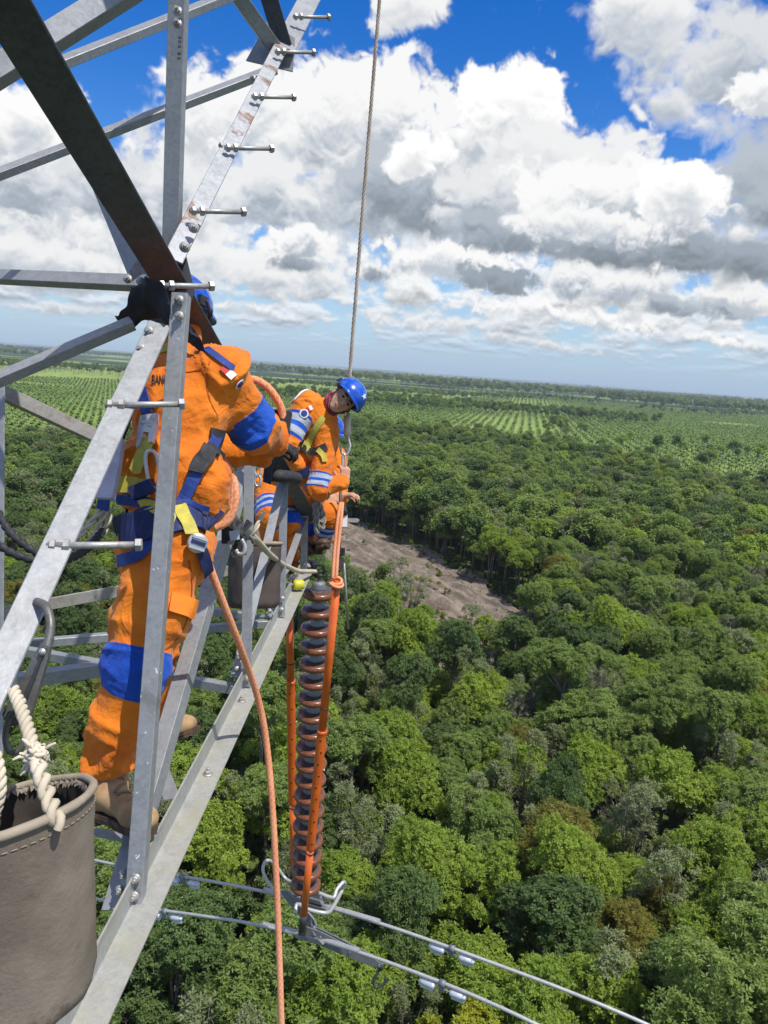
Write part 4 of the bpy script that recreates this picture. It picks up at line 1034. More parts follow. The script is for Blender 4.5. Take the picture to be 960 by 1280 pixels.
def rect(w, h, cx=0, cy=0): return [(cx - w / 2, cy - h / 2), (cx + w / 2, cy - h / 2), (cx + w / 2, cy + h / 2), (cx - w / 2, cy + h / 2)]
def star(r): return [((r if i % 2 == 0 else r * .42) * sin(i * pi / 5), (r if i % 2 == 0 else r * .42) * cos(i * pi / 5)) for i in range(10)]
def helmet(parent, c, up, fwd, r=.125, brim=True, label=None):
    """climbing helmet: shell with a rolled rim, brim, vents, lamp clips and chin strap"""
    c = np.asarray(c, float); up = nrm(up); fwd = nrm(np.asarray(fwd) - up * (np.asarray(fwd) @ up)); sd = np.cross(fwd, up); mb = MB()
    nu, nv = 28, 12; vs = []
    for j in range(nv + 1):
        t = j / nv * (pi / 2 + .12)
        for i in range(nu):
            a = 2 * pi * i / nu; d = fwd * cos(a) * 1.12 + sd * sin(a) * .98
            low = .0 if j < nv else .0
            vs.append(c + up * (cos(t) * r * 1.02) + d * sin(t) * r + fwd * (.012 * sin(t)))
    k = len(vs)
    for i in range(nu): vs.append(vs[nv * nu + i] * 1.0 + (c - vs[nv * nu + i]) * .07 - up * .004)
    for i in range(nu): vs.append(c + (vs[(nv - 3) * nu + i] - c) * .90)
    fs = [(j * nu + i, j * nu + (i + 1) % nu, (j + 1) * nu + (i + 1) % nu, (j + 1) * nu + i) for j in range(nv + 2) for i in range(nu)]
    mb.add(vs, fs, True)
    o = fix_normals(mb.build('helmet', BLUEH, parent))
    if brim:
        mb = MB(); vs = []
        for i in range(13):
            a = -1.05 + 2.1 * i / 12; d = fwd * cos(a) * 1.12 + sd * sin(a) * .98; e = c - up * .010 + fwd * .012
            vs += [e + d * r * .97 + up * .008, e + d * r * (1.0 + .24 * cos(a * 1.4)) - up * .012, e + d * r * (1.0 + .24 * cos(a * 1.4)) - up * .019, e + d * r * .95 - up * .008]
        fs = [(4 * i + q, 4 * i + 4 + q, 4 * i + 4 + (q + 1) % 4, 4 * i + (q + 1) % 4) for i in range(12) for q in range(4)]
        mb.add(vs, fs, False); fix_normals(mb.build('brim', BLUEH, o))
    mb = MB()
    for s_ in (-1, 1):
        e = c + sd * s_ * r * .99 + up * .005; mb.box(e, fwd * .020, up * .016, sd * .008)
    e = c - fwd * r * 1.1 + up * .005; mb.box(e, fwd * .012, up * .025, sd * .03); fix_normals(mb.build('lamp_clip', BLACK, o))
    return o
def boot(parent, heel, toe, up, shaft, m=BOOTM, sole=SOLE, sc=1.0):
    """work boot: upper grown as one piece, welted sole with heel block, laces"""
    heel, toe = np.asarray(heel, float), np.asarray(toe, float); f = nrm(toe - heel); L = np.linalg.norm(toe - heel); up = nrm(np.asarray(up) - f * (np.asarray(up) @ f)); sd = np.cross(f, up); F = Field()
    at = lambda a, b_, c: heel + f * a * L + up * b_ * L + sd * c * L
    F.ell(at(.14, .22, 0), np.array([.15, .22, .135]) * L, np.stack([f, up, sd]), k=.03); F.cone(at(.25, .24, 0), at(.72, .15, 0), .165 * L, .125 * L, k=.03)
    F.ell(at(.82, .13, .01), np.array([.21, .135, .175]) * L, np.stack([f, up, sd]), k=.03); F.cone(at(.2, .3, 0), np.asarray(shaft, float), .16 * L, .19 * L, k=.03)
    V, N, Q = F.surface(.0075 * sc, 2); low = (V - heel) @ up; V = V + up * np.clip(.03 * L - low, 0, 1)[:, None]
    V += N * ((vnoise3(V * 22, 5) - .5) * .006)[:, None]
    me = np_mesh('boot', V, Q); me.materials.append(m); o = attach(me, parent)
    out = [(-.02, -.10), (.08, -.145), (.3, -.12), (.5, -.125), (.72, -.18), (.9, -.165), (1.0, -.09), (1.035, 0.01), (1.0, .10), (.88, .17), (.7, .165), (.5, .125), (.3, .125), (.08, .14), (-.02, .10), (-.05, 0)]
    mb = MB(); mb.prism([(a * L, b_ * L) for a, b_ in out], heel + up * .045 * L, f, sd, .045 * L); mb.prism([(a * L, b_ * L * .93) for a, b_ in out], heel + up * .005 * L, f, sd, .04 * L)
    mb.box(at(.13, -.04, 0), f * .15 * L, sd * .125 * L, up * .03 * L); fix_normals(mb.build('sole', sole, o))
    mb = MB(); t = BVHTree.FromPolygons([Vector(q) for q in V], [tuple(map(int, q)) for q in Q])
    for k in range(5):
        a = .42 + .075 * k; row = []
        for c in np.linspace(-.085, .085, 7):
            p0 = at(.72 - .09 * k + (c * .35 if k % 2 else -c * .35), .9, c); h = t.ray_cast(Vector(p0), Vector(-up + f * -.25).normalized())
            if h[0] is not None: row.append(np.array(h[0]) + up * .004)
        if len(row) > 2: mb.tube(row, .0035, 5)
    if mb.v: mb.build('laces', LACE, o)
    return o
# ------------------------------------------------------------------ front worker
def build_front_worker():
    F = Field(); J = lambda x, y, d: W(x, y, d); rot = np.stack([cR, cU, cF])
    tilt = np.stack([nrm(cR + cU * .05), nrm(cU - cR * .05), cF])
    F.ell(J(226, 512, 2.50), (.162, .175, .128), tilt, k=.05, fold=1.0); F.ell(J(217, 595, 2.45), (.156, .165, .123), tilt, k=.05, fold=1.3)
    F.ell(J(208, 676, 2.40), (.137, .115, .125), tilt, k=.05, fold=1.0)
    F.ell(J(263, 610, 2.42), (.050, .10, .07), tilt, k=.04, fold=1.5); F.ell(J(168, 590, 2.45), (.055, .10, .08), tilt, k=.04, fold=1.3)
    sR, sL = J(276, 468, 2.50), J(192, 480, 2.62)
    F.cone(sR, sL, .080, .080, k=.05, fold=.7); F.cone(J(224, 455, 2.54), J(228, 418, 2.60), .070, .066, k=.035, fold=.4)
    F.cone(J(228, 425, 2.60), J(224, 395, 2.64), .055, .055, 'skin', .02); F.ell(J(222, 388, 2.68), (.075, .11, .09), rot, 'skin', .02)
    eR = J(316, 534, 2.66); wR = J(343, 550, 2.86)
    La = np.linalg.norm(eR - sR)
    F.cone(sR, eR, .084, .077, k=.045, fold=1.0, bands=(('blue', La * .56, La * 1.02),)); F.cone(eR, wR, .078, .054, k=.04, fold=1.1, bands=(('blue', -1, -.03),))
    eL = J(236, 556, 2.88); wL = J(324, 566, 2.97)
    F.cone(sL, eL, .085, .078, k=.045, fold=.8); F.cone(eL, wL, .072, .052, k=.04, fold=1.0)
    hR = J(350, 545, 2.90); hand(F, hR, cU * .9 + cF * .25, -cR * .2 + cF * .9, -cR, 'glove', 1.05, (1.0, 1.15, .8))
    hL = J(331, 565, 3.0); hand(F, hL, cR * .8 + cU * .15, cF * .4 + cU * -.9, cF, 'glove', 1.0, (.7, .9, .7)); 
    F.cone(wL, hL, .034, .032, 'glove', .02); F.cone(wR, hR, .036, .032, 'glove', .02)
    hipR, hipL = J(210, 694, 2.37), J(197, 690, 2.52)
    kR, aR = J(171, 834, 2.27), J(134, 950, 2.31); Lt = np.linalg.norm(kR - hipR)
    F.cone(hipR, hipR * .45 + kR * .55, .116, .102, k=.05, fold=.8); F.cone(hipR * .45 + kR * .55, kR, .098, .079, k=.05, fold=.8, bands=(('blue', Lt * .45 - .055, 1),))
    F.cone(kR, kR * .4 + aR * .6, .079, .079, k=.04, fold=.8, bands=(('blue', -1, .068),)); F.cone(kR * .4 + aR * .6, aR, .076, .067, k=.03, fold=1.1)
    kL, aL = J(188, 812, 2.80), J(186, 898, 2.93)
    F.cone(hipL, kL, .118, .085, k=.05, fold=.9); F.cone(kL, aL, .082, .068, k=.04, fold=1.0)
    me = body_mesh('body', F, .0085, [CLOTH], 1.0, 3); 
    p = person('nearest line worker, in an orange coverall and harness, standing with his back to the camera', J(150, 1045, 2.3), 'line workers in orange coveralls')
    sk = Skin(me); sk.dep = 2.4
    attach(me, p, 'body')
    helmet(p, J(222, 380, 2.70), cU + cR * .10 + cF * .05, cF * .9 + cR * .45, .112, True)
    mb = MB(); mb.tube(spline([J(258, 375, 2.62), J(262, 394, 2.64), J(252, 418, 2.66), J(232, 432, 2.70)], 5), .006, 6); mb.build('chin_strap', BLKW, p)
    boot(p, J(110, 1014, 2.33), J(188, 1043, 2.17), cU + cF * .1, J(138, 978, 2.31))
    boot(p, J(168, 936, 2.98), J(247, 914, 2.92), cU, J(184, 905, 2.95))
    # chest and back straps of the harness
    sk.strap([(212, 434), (196, 443), (177, 457)], .038, YELW, p, 'shoulder_strap'); sk.strap([(173, 458), (179, 486), (188, 517)], .044, BLUEW, p, 'back_strap', lift=.012)
    sk.strap([(170, 449), (181, 462), (186, 470)], .045, BLKW, p, 'strap_adjuster', lift=.016, thick=.006)
    sk.strap([(269, 545), (252, 579), (231, 620), (221, 645)], .038, BLUEW, p, 'side_strap', lift=.012); sk.strap([(259, 564), (252, 578), (244, 592)], .05, BLKW, p, 'strap_adjuster', lift=.018, thick=.007)
    sk.strap([(272, 536), (267, 552), (263, 566)], .05, BLKW, p, 'underarm_buckle', lift=.008, thick=.008); sk.strap([(266, 562), (277, 569)], .012, BLKW, p, 'strap_tail', lift=.010)
    sk.strap([(133, 664), (160, 664), (195, 658), (230, 646), (262, 652)], .100, NAVY, p, 'waist_belt', lift=.014, thick=.010); sk.strap([(132, 646), (160, 647), (195, 640), (230, 628), (262, 634)], .016, BLUEW, p, 'belt_edge', lift=.022)
    sk.strap([(150, 606), (170, 606), (192, 612)], .050, YELW, p, 'waist_band', lift=.012); sk.strap([(150, 622), (172, 626), (196, 634)], .034, BLUEW, p, 'waist_band', lift=.014)
    sk.strap([(152, 702), (172, 692), (200, 672), (212, 662)], .036, BLUEW, p, 'thigh_strap', lift=.012); sk.strap([(182, 632), (200, 644), (218, 652)], .04, YELW, p, 'waist_band', lift=.024)
    sk.strap([(222, 638), (229, 654), (237, 669)], .042, YELW, p, 'leg_strap', lift=.026); sk.strap([(247, 686), (252, 698), (256, 714)], .040, NAVY, p, 'leg_strap', lift=.016)
    c, n = sk.hit(243, 678, .026); mb = MB(); mb.lathe([(0, .014), (.026, .014), (.030, .010), (.030, 0), (.0, 0)], c, n, 22); ux = nrm(np.cross(n, cU + cR * .4)); uy = np.cross(n, ux)
    for s_ in (-1, 1): mb.box(c + n * .015 + uy * .016 * s_, ux * .024, uy * .004, n * .004); 
    bk = fix_normals(mb.build('buckle', STEELP, p)); mb = MB(); mb.box(c + n * .016, ux * .022, uy * .006, n * .002); fix_normals(mb.build('slot', NAVY, bk))
    # badges, lettering, pocket
    ua = nrm(np.array([.74, .67])); sk.patch(285, 466, ua, None, rect(.024, .026, -.012), RED, p, 'flag_patch', .008); sk.patch(285, 466, ua, None, rect(.024, .026, .0125), WHITE, p, 'flag_patch', .008)
    sk.patch(298, 479, ua, None, disc(.019), WHITE, p, 'round_badge'); sk.patch(298, 479, ua, None, disc(.012), BLUEW, p, 'round_badge', .0085)
    sk.strap([(258, 437), (272, 447), (292, 462)], .022, BLUEW, p, 'shoulder_piping', lift=.006)
    cu = bpy.data.curves.new('back_lettering', 'FONT'); cu.body = 'BANG'; cu.size = .034; cu.extrude = .0006; to = bpy.data.objects.new('t', cu); COL.objects.link(to)
    bpy.context.view_layer.update(); tm = bpy.data.meshes.new_from_object(to.evaluated_get(bpy.context.evaluated_depsgraph_get())); COL.objects.unlink(to); bpy.data.objects.remove(to)
    bm = bmesh.new(); bm.from_mesh(tm); 
    for v in bm.verts:
        h, nn = sk.hit(190.5 + v.co.x * 215, 481 - v.co.y * 500 - v.co.x * 8, .004 + v.co.z); v.co = h
    bm.to_mesh(tm); bm.free(); tm.materials.clear(); tm.materials.append(INK); attach(tm, p, 'back_lettering')
    sk.strap([(212, 752), (228, 757), (243, 762)], .060, FLAP, p, 'pocket_flap', thick=.005, lift=.003)
    SEAM = pbr('seam_thread', (.30, .07, .006), .9)
    for q in (((228, 434), (226, 470), (224, 520), (222, 580), (221, 636)), ((206, 462), (224, 466), (246, 463), (262, 455)), ((262, 452), (258, 476), (262, 500), (272, 520)), ((236, 700), (240, 740), (228, 790), (206, 812)), ((196, 870), (184, 910), (168, 950)), ((104, 968), (124, 977), (150, 973))):
        sk.strap(q, .0035, SEAM, p, 'seam', lift=.0008, thick=.0012)
    # rear snap hook and the carabiner at the waist
    c, n = sk.hit(191, 545, .03); mb = MB(); ux = nrm(cR - n * (cR @ n)); uy = np.cross(n, ux)
    mb.prism([(-.030, .060), (.030, .055), (.036, .0), (.030, -.05), (.018, -.052), (.012, -.012), (-.006, -.006), (-.014, -.052), (-.024, -.058), (-.032, .01)], c, ux, uy, .014)
    for q in ((-.014, .03), (.012, .012), (.018, .038)): mb.lathe([(0, .012), (.005, .012), (.006, .007), (.006, 0)], c + ux * q[0] + uy * q[1], n, 10)
    fix_normals(mb.build('snap_hook', STEELP, p))
    def loop(px, py, w, h, rot_, lift, rad, m, name):
        c, n = sk.hit(px, py, lift); ux = nrm(cR * cos(rot_) + cU * sin(rot_)); ux = nrm(ux - n * (ux @ n)); uy = np.cross(n, ux); P = []
        for i in range(20): a = 2 * pi * i / 20; P.append(c + ux * w * np.sign(cos(a)) * abs(cos(a)) ** .7 + uy * h * np.sign(sin(a)) * abs(sin(a)) ** .7)
        mb = MB(); mb.tube(P, rad, 8, closed=True); return mb.build(name, m, p)
    loop(197, 585, .020, .056, .1, .035, .0062, STEELP, 'carabiner')
    c, n = sk.hit(184, 612, .03); ux = nrm(cR + cU * .38); mb = MB(); mb.box(c, nrm(ux - n * (ux @ n)) * .036, nrm(np.cross(n, ux)) * .020, n * .018); fix_normals(mb.build('lanyard_pouch', NAVY, p))
    sk.strap([(193, 552), (183, 570), (174, 592)], [.02] + [.046] * 6 + [.044] * 5 + [.012], YELW, p, 'strap_keeper', lift=.022, n=6)
    return p
build_front_worker()

# ------------------------------------------------------------------ the two workers at the tip
def head_parts(F, c, up, fwd, sc=1.0):
    """skull, jaw, nose, ears on a neck; returns the local frame"""
    up = nrm(up); fwd = nrm(np.asarray(fwd) - up * (np.asarray(fwd) @ up)); sd = np.cross(fwd, up); M = np.stack([sd, up, fwd])
    a = lambda x, y, z: c + (sd * x + up * y + fwd * z) * sc
    F.ell(a(0, .035, -.012), np.array([.076, .088, .094]) * sc, M, 'skin', .015); F.ell(a(0, -.035, .022), np.array([.060, .075, .066]) * sc, M, 'skin', .025); F.ell(a(0, -.088, .052), np.array([.030, .020, .026]) * sc, M, 'skin', .02)
    for s_ in (-1, 1):
        F.ell(a(.036 * s_, -.022, .062), np.array([.022, .018, .018]) * sc, M, 'skin', .015); F.ell(a(.078 * s_, -.012, -.01), np.array([.010, .032, .020]) * sc, M, 'skin', .006)
        F.ell(a(.030 * s_, .020, .076), np.array([.024, .008, .012]) * sc, M, 'skin', .01)
    F.cone(a(0, .012, .084), a(0, -.026, .108), .008 * sc, .0135 * sc, 'skin', .010); F.ell(a(0, -.034, .096), np.array([.021, .010, .012]) * sc, M, 'skin', .006)
    F.ell(a(0, -.060, .082), np.array([.027, .007, .010]) * sc, M, 'skin', .006); F.ell(a(0, -.070, .078), np.array([.022, .007, .010]) * sc, M, 'skin', .006)
    return a, sd, up, fwd
def face_features(p, a, sd, up, fwd):
    for s_ in (-1, 1):
        mb = MB(); mb.lathe([(0, .006), (.006, .005), (.010, .0)], a(.030 * s_, .002, .079), fwd, 12); mb.build('eye', EYE, p)
        mb = MB(); mb.tube([a(.014 * s_, .020, .088), a(.030 * s_, .026, .088), a(.046 * s_, .019, .078)], [.004, .005, .003], 6); mb.build('eyebrow', BROW, p)
    mb = MB(); mb.tube([a(-.026, -.064, .084), a(-.010, -.066, .094), a(.010, -.066, .094), a(.026, -.064, .084)], [.002, .003, .003, .002], 6); mb.build('mouth', LIP, p)
def build_leaning_worker():
    F = Field(); J = W; ax = nrm(W(405, 510, 5.2) - W(345, 595, 5.25)); tw = np.stack([nrm(np.cross(ax, cF)), ax, nrm(np.cross(nrm(np.cross(ax, cF)), ax))])
    F.ell(J(391, 527, 5.22), (.165, .165, .125), tw, k=.05, fold=1.0); F.ell(J(371, 563, 5.25), (.155, .15, .125), tw, k=.05, fold=1.2); F.ell(J(348, 598, 5.26), (.15, .13, .13), tw, k=.05, fold=1.0)
    sR, sL = J(384, 503, 5.14), J(408, 541, 5.18); F.cone(sR, sL, .075, .075, k=.05, fold=.6)
    F.cone(J(400, 515, 5.2), J(414, 507, 5.18), .062, .058, k=.03, fold=.3); hc = J(428, 500, 5.12)
    F.cone(J(412, 508, 5.18), J(422, 503, 5.15), .050, .048, 'skin', .02)
    hu, hf = nrm(cR * .80 + cU * .55 + cF * .15), nrm(-cF * .93 + cR * .10 - cU * .30)
    a, sd, up, fwd = head_parts(F, hc, hu, hf)
    eR, wR = J(357, 560, 5.02), J(377, 596, 5.16); L1 = np.linalg.norm(eR - sR)
    F.cone(sR, eR, .074, .070, k=.04, fold=.9, bands=(('blue', L1 * .30, L1 * .80), ('tape', L1 * .36, L1 * .50), ('tape', L1 * .60, L1 * .74))); F.cone(eR, wR, .068, .048, k=.035, fold=1.0)
    F.cone(wR, J(380, 601, 5.17), .027, .026, 'skin', .012); hand(F, J(379, 599, 5.17), cR * .55 - cU * .75, -cU * .2 + cF * .9, cR, 'skin', .98, (.6, .8, .6))
    eL, wL = J(398, 612, 5.10), J(427, 603, 5.20); L2 = np.linalg.norm(eL - sL)
    F.cone(sL, eL, .074, .068, k=.04, fold=.9, bands=(('blue', L2 * .72, L2 * 1.0 - .005), ('tape', L2 * .75, L2 * .835), ('tape', L2 * .89, L2 * .965))); F.cone(eL, wL, .066, .050, k=.035, fold=1.1)
    F.cone(wL, J(431, 600, 5.21), .026, .026, 'skin', .012); hand(F, J(431.5, 602, 5.21), cU + cF * .1, cF * .8 - cR * .5, -cR, 'skin', .95, (.75, .9, .6))
    hR, hL = J(335, 605, 5.18), J(352, 612, 5.36); kR, kL = J(336, 645, 4.98), J(360, 655, 5.25); bR, bL = J(342, 690, 5.28), J(362, 700, 5.5)
    F.cone(hR, kR, .095, .078, k=.05, fold=.9, bands=(('blue', .17, .30), ('tape', .19, .215), ('tape', .245, .27))); F.cone(kR, bR, .076, .062, k=.04, fold=.9, bands=(('blue', -1, .04),))
    F.cone(hL, kL, .095, .078, k=.05, fold=.9, bands=(('blue', .17, .30), ('tape', .19, .215))); F.cone(kL, bL, .076, .062, k=.04, fold=.9)
    me = body_mesh('body', F, .0085, [CLOTH], .9, 13); p = person('line worker leaning over the crossarm tip, his face turned to the camera', J(350, 705, 5.3), 'line workers in orange coveralls')
    sk = Skin(me); sk.dep = 5.2; attach(me, p, 'body'); face_features(p, a, sd, up, fwd)
    hel = helmet(p, hc + up * .050 - fwd * .012, up * .97 - fwd * .02, fwd, .122, True)
    mb = MB(); c = hc + up * .050; d = nrm(fwd * .80 + up * .62); c2 = c + nrm(fwd * .83 + up * .50 - sd * .30) * .1335
    n_ = nrm(c2 - c); ux = nrm(np.cross(up, n_)); mb.prism(star(.022), c2, ux, np.cross(n_, ux), .004); fix_normals(mb.build('star_emblem', WHITE, hel))
    mb = MB(); mb.box(a(.088, .05, .02), up * .022, fwd * .014, sd * .012); fix_normals(mb.build('head_torch', BLACK, hel))
    for s_ in (-1, 1):
        mb = MB(); mb.tube(spline([a(.080 * s_, .04, .02), a(.072 * s_, -.03, .03), a(.03 * s_, -.098, .05), a(0, -.112, .052)], 5), .004, 6); mb.build('chin_strap', BLKW, p)
    mb = MB(); rr = np.random.RandomState(4); q0, q1 = J(415, 506, 5.16), J(425, 503, 5.13); t = nrm(q1 - q0); u = nrm(np.cross(t, cF)); w = np.cross(t, u)
    for k in range(4):
        P = [q0 + (q1 - q0) * (k / 3) + (u * cos(b_) + w * sin(b_)) * (.066 + .006 * sin(3 * b_ + k)) for b_ in np.linspace(0, 2 * pi, 18, endpoint=False)]; mb.tube(P, .013, 7, closed=True)
    o_ = mb.build('scarf', MAROON, p)
    sk.strap([(404, 521), (392, 540), (383, 560)], .042, YELW, p, 'shoulder_strap', lift=.008); sk.strap([(372, 556), (390, 566), (408, 558)], .05, BLKW, p, 'chest_strap', lift=.010)
    sk.strap([(376, 553), (384, 562), (390, 574)], .05, YELW, p, 'strap_loop', lift=.018); sk.strap([(398, 562), (404, 570), (406, 578)], .035, YELW, p, 'strap_loop', lift=.014)
    sk.strap([(352, 585), (368, 594), (384, 588)], .06, NAVY, p, 'waist_belt', lift=.010, thick=.008)
    sk.strap([(369, 500), (380, 489), (392, 487)], .018, WHITE, p, 'shoulder_tape', lift=.005)
    uu = nrm(np.array([.6, .8])); sk.patch(386, 511, uu, None, rect(.030, .022, 0, -.012), RED, p, 'flag_patch', .008); sk.patch(386, 511, uu, None, rect(.030, .022, 0, .012), WHITE, p, 'flag_patch', .008)
    sk.patch(380, 517, uu, None, disc(.030), WHITE, p, 'round_badge', .008); sk.patch(380, 517, uu, None, disc(.021), BLUEW, p, 'round_badge', .0105)
    boot(p, J(333, 712, 5.36), J(352, 716, 5.14), cU, J(342, 694, 5.3), BOOTD, SOLE, 1.3); boot(p, J(356, 716, 5.55), J(378, 713, 5.40), cU, J(362, 700, 5.52), BOOTM, SOLE, 1.3)
    return p
build_leaning_worker()
def build_far_worker():
    F = Field(); J = W
    F.ell(J(400, 583, 5.95), (.165, .18, .13), np.stack([cR, cU, cF]), k=.05, fold=1); F.ell(J(394, 632, 6.05), (.16, .15, .14), np.stack([cR, cU, cF]), k=.05, fold=1)
    sR, sL = J(382, 572, 5.9), J(420, 570, 5.95); F.cone(sR, sL, .07, .07, k=.05, fold=.5); hc = J(409, 545, 5.82); F.cone(J(402, 566, 5.92), J(406, 553, 5.87), .055, .05, 'skin', .02)
    a, sd, up, fwd = head_parts(F, hc, nrm(cU + cR * .25 - cF * .1), nrm(-cF * .8 - cU * .5 + cR * .2), 1.0)
    eR, wR = J(390, 617, 5.72), J(405, 622, 5.66); F.cone(sR, eR, .07, .062, k=.04, fold=.9); F.cone(eR, wR, .040, .030, 'skin', .03); hand(F, J(405, 622, 5.66), cR + cF * .1, cU * -.6 + cF * .7, cU, 'skin', .98, (.5, .7, .5))
    eL, wL = J(424, 622, 5.8), J(428, 622, 5.70); F.cone(sL, eL, .07, .06, k=.04, fold=.9); F.cone(eL, wL, .05, .036, k=.03); hand(F, J(427, 620, 5.70), cR * .8 + cU * .1 - cF * .3, -cU * .9 + cF * .2, cU, 'skin', .95, (.5, .6, .5))
    h1, k1, b1 = J(398, 642, 6.0), J(411, 644, 5.62), J(403, 672, 5.72); L = np.linalg.norm(b1 - k1)
    F.cone(h1, k1, .095, .080, k=.05, fold=.9); F.cone(k1, b1, .078, .064, k=.04, fold=.9, bands=(('blue', .055, .17), ('tape', .075, .10), ('tape', .125, .15)))
    h2, k2, b2 = J(384, 640, 6.1), J(386, 640, 5.8), J(383, 680, 5.9); F.cone(h2, k2, .09, .078, k=.05, fold=.9); F.cone(k2, b2, .074, .062, k=.04, fold=.9, bands=(('blue', .055, .17),))
    me = body_mesh('body', F, .011, [CLOTH], .9, 23); p = person('line worker crouching at the crossarm tip, mostly hidden behind the leaning worker', J(398, 690, 5.8), 'line workers in orange coveralls')
    sk = Skin(me); sk.dep = 5.9; attach(me, p, 'body'); face_features(p, a, sd, up, fwd); helmet(p, hc + up * .05 - fwd * .01, up, fwd, .122, True)
    sk.strap([(392, 606), (400, 612), (414, 606)], .07, NAVY, p, 'waist_belt', lift=.012, thick=.01)
    boot(p, J(394, 690, 5.85), J(407, 684, 5.58), cU, J(402, 673, 5.74), BOOTD, SOLE, 1.3); boot(p, J(378, 692, 5.95), J(388, 694, 5.70), cU, J(383, 680, 5.9), BOOTD, SOLE, 1.3)
    return p
build_far_worker()
# ------------------------------------------------------------------ ropes, buckets, hooks and gear
def rope_mat(name, c1, c2, c3):
    m = bpy.data.materials.new(name); m.use_nodes = True; nt = m.node_tree; b = NB(nt); p = nt.nodes['Principled BSDF']
    v = b.node('ShaderNodeTexCoord').outputs['Object']
    c = b.mix(b.sstep(b.noise(v, 9, 4), .35, .65), (*c1, 1), (*c2, 1)); c = b.mix(b.attr('braid') * .8, c, (*c3, 1))
    b.put(p.inputs['Base Color'], c); p.inputs['Roughness'].default_value = .85; p.inputs['Specular IOR Level'].default_value = .2
    bn = b.node('ShaderNodeBump'); bn.inputs['Strength'].default_value = .4; bn.inputs['Distance'].default_value = .002
    b.put(bn.inputs['Height'], b.noise(v, 320, 3)); nt.links.new(bn.outputs[0], p.inputs['Normal']); return m
PINK = rope_mat('salmon_braided_rope', (.68, .215, .085), (.76, .29, .14), (.84, .48, .31))
CREAM = rope_mat('cream_rope', (.44, .38, .28), (.55, .49, .38), (.40, .34, .25))
WHITER = rope_mat('white_cotton_rope', (.46, .40, .30), (.58, .52, .41), (.42, .36, .27))
GREYR = rope_mat('grey_lifting_rope', (.30, .245, .20), (.42, .35, .29), (.25, .22, .19))
GREYW = rope_mat('grey_webbing_rope', (.20, .19, .17), (.30, .28, .25), (.16, .15, .13))
def braided(name, pts, r, m, parent=None, pitch=.055, n=16, amp=.13, label=None, cat=None, group=None, step=None):
    P = np.array(pts, float); L = np.concatenate([[0], np.cumsum(np.linalg.norm(np.diff(P, axis=0), axis=1))]); k = int(L[-1] / (step or pitch / 8)) + 2
    s = np.linspace(0, L[-1], k); Q = np.stack([np.interp(s, L, P[:, i]) for i in range(3)], 1)
    T = np.gradient(Q, axis=0); T /= np.linalg.norm(T, axis=1)[:, None]; u = nrm(np.cross(T[0], [.3, .5, .81])); U = []
    for t in T: u = nrm(u - t * (u @ t)); U.append(u)
    U = np.array(U); Vv = np.cross(T, U); th = np.linspace(0, 2 * pi, n, endpoint=False)[None]; ph = (2 * pi * s / pitch)[:, None]
    w = np.cos(2 * th + ph) * np.cos(2 * th - ph); rr = r * (1 + amp * (np.abs(w) ** .6 - .5))
    V = Q[:, None] + rr[..., None] * (np.cos(th)[..., None] * U[:, None] + np.sin(th)[..., None] * Vv[:, None])
    i = np.arange(k - 1)[:, None] * n; j = np.arange(n)[None]; F_ = np.stack([i + j, i + (j + 1) % n, i + n + (j + 1) % n, i + n + j], -1).reshape(-1, 4)
    me = np_mesh(name, V.reshape(-1, 3), F_); fattr(me, 'braid', (np.abs(w) < .35).astype(float).ravel() * .9); me.materials.append(m)
    if parent is not None: return attach(me, parent)
    o = bpy.data.objects.new(name, me); COL.objects.link(o); me.transform(Matrix.Translation(-Vector(P[0]))); o.location = Vector(P[0])
    return tag(o, label, cat, group)
def twisted(name, pts, r, m, parent=None, strands=3, pitch=.06, label=None, cat=None, group=None):
    mb = MB(); stranded(mb, pts, r, strands, pitch, 8, pitch / 8)
    if parent is not None: return mb.build(name, m, parent)
    return tag(mb.build(name, m, origin=pts[0]), label, cat, group)
WP = lambda *ps: [W(*p) for p in ps]
twisted('lifting_rope', soft(WP((522, -620, 4.95), (477, -30, 5.1), (437, 468, 5.22), (434.5, 534, 5.24)), .05, 4), .0125, GREYR, None, 3, .10, 'thin grey rope running from the top of the picture down behind the leaning worker', 'rope')
# hook on the lifting rope
hk = empty('rope_hook', W(434, 536, 5.24), 'steel hook and carabiner at the end of the grey lifting rope', 'hook')
mb = MB(); mb.tube(spline(WP((434, 520, 5.235), (434.5, 545, 5.24)), 3), .024, 10); mb.build('splice', CREAM, hk)
mb = MB(); mb.tube(spline(WP((434, 538, 5.24), (435.5, 548, 5.24), (437.5, 558, 5.24), (435, 566, 5.24), (431, 569, 5.24), (427, 565, 5.24), (425.5, 558, 5.24)), 6), .009, 8); mb.build('hook', STEELP, hk)
mb = MB(); P_ = [W(429.8 + 1.9 * np.sign(cos(a)) * abs(cos(a)) ** .6, 577 + 9.5 * sin(a), 5.23) for a in np.linspace(0, 2 * pi, 18, endpoint=False)]; mb.tube(P_, .007, 7, closed=True); mb.build('carabiner', STEELP, hk)
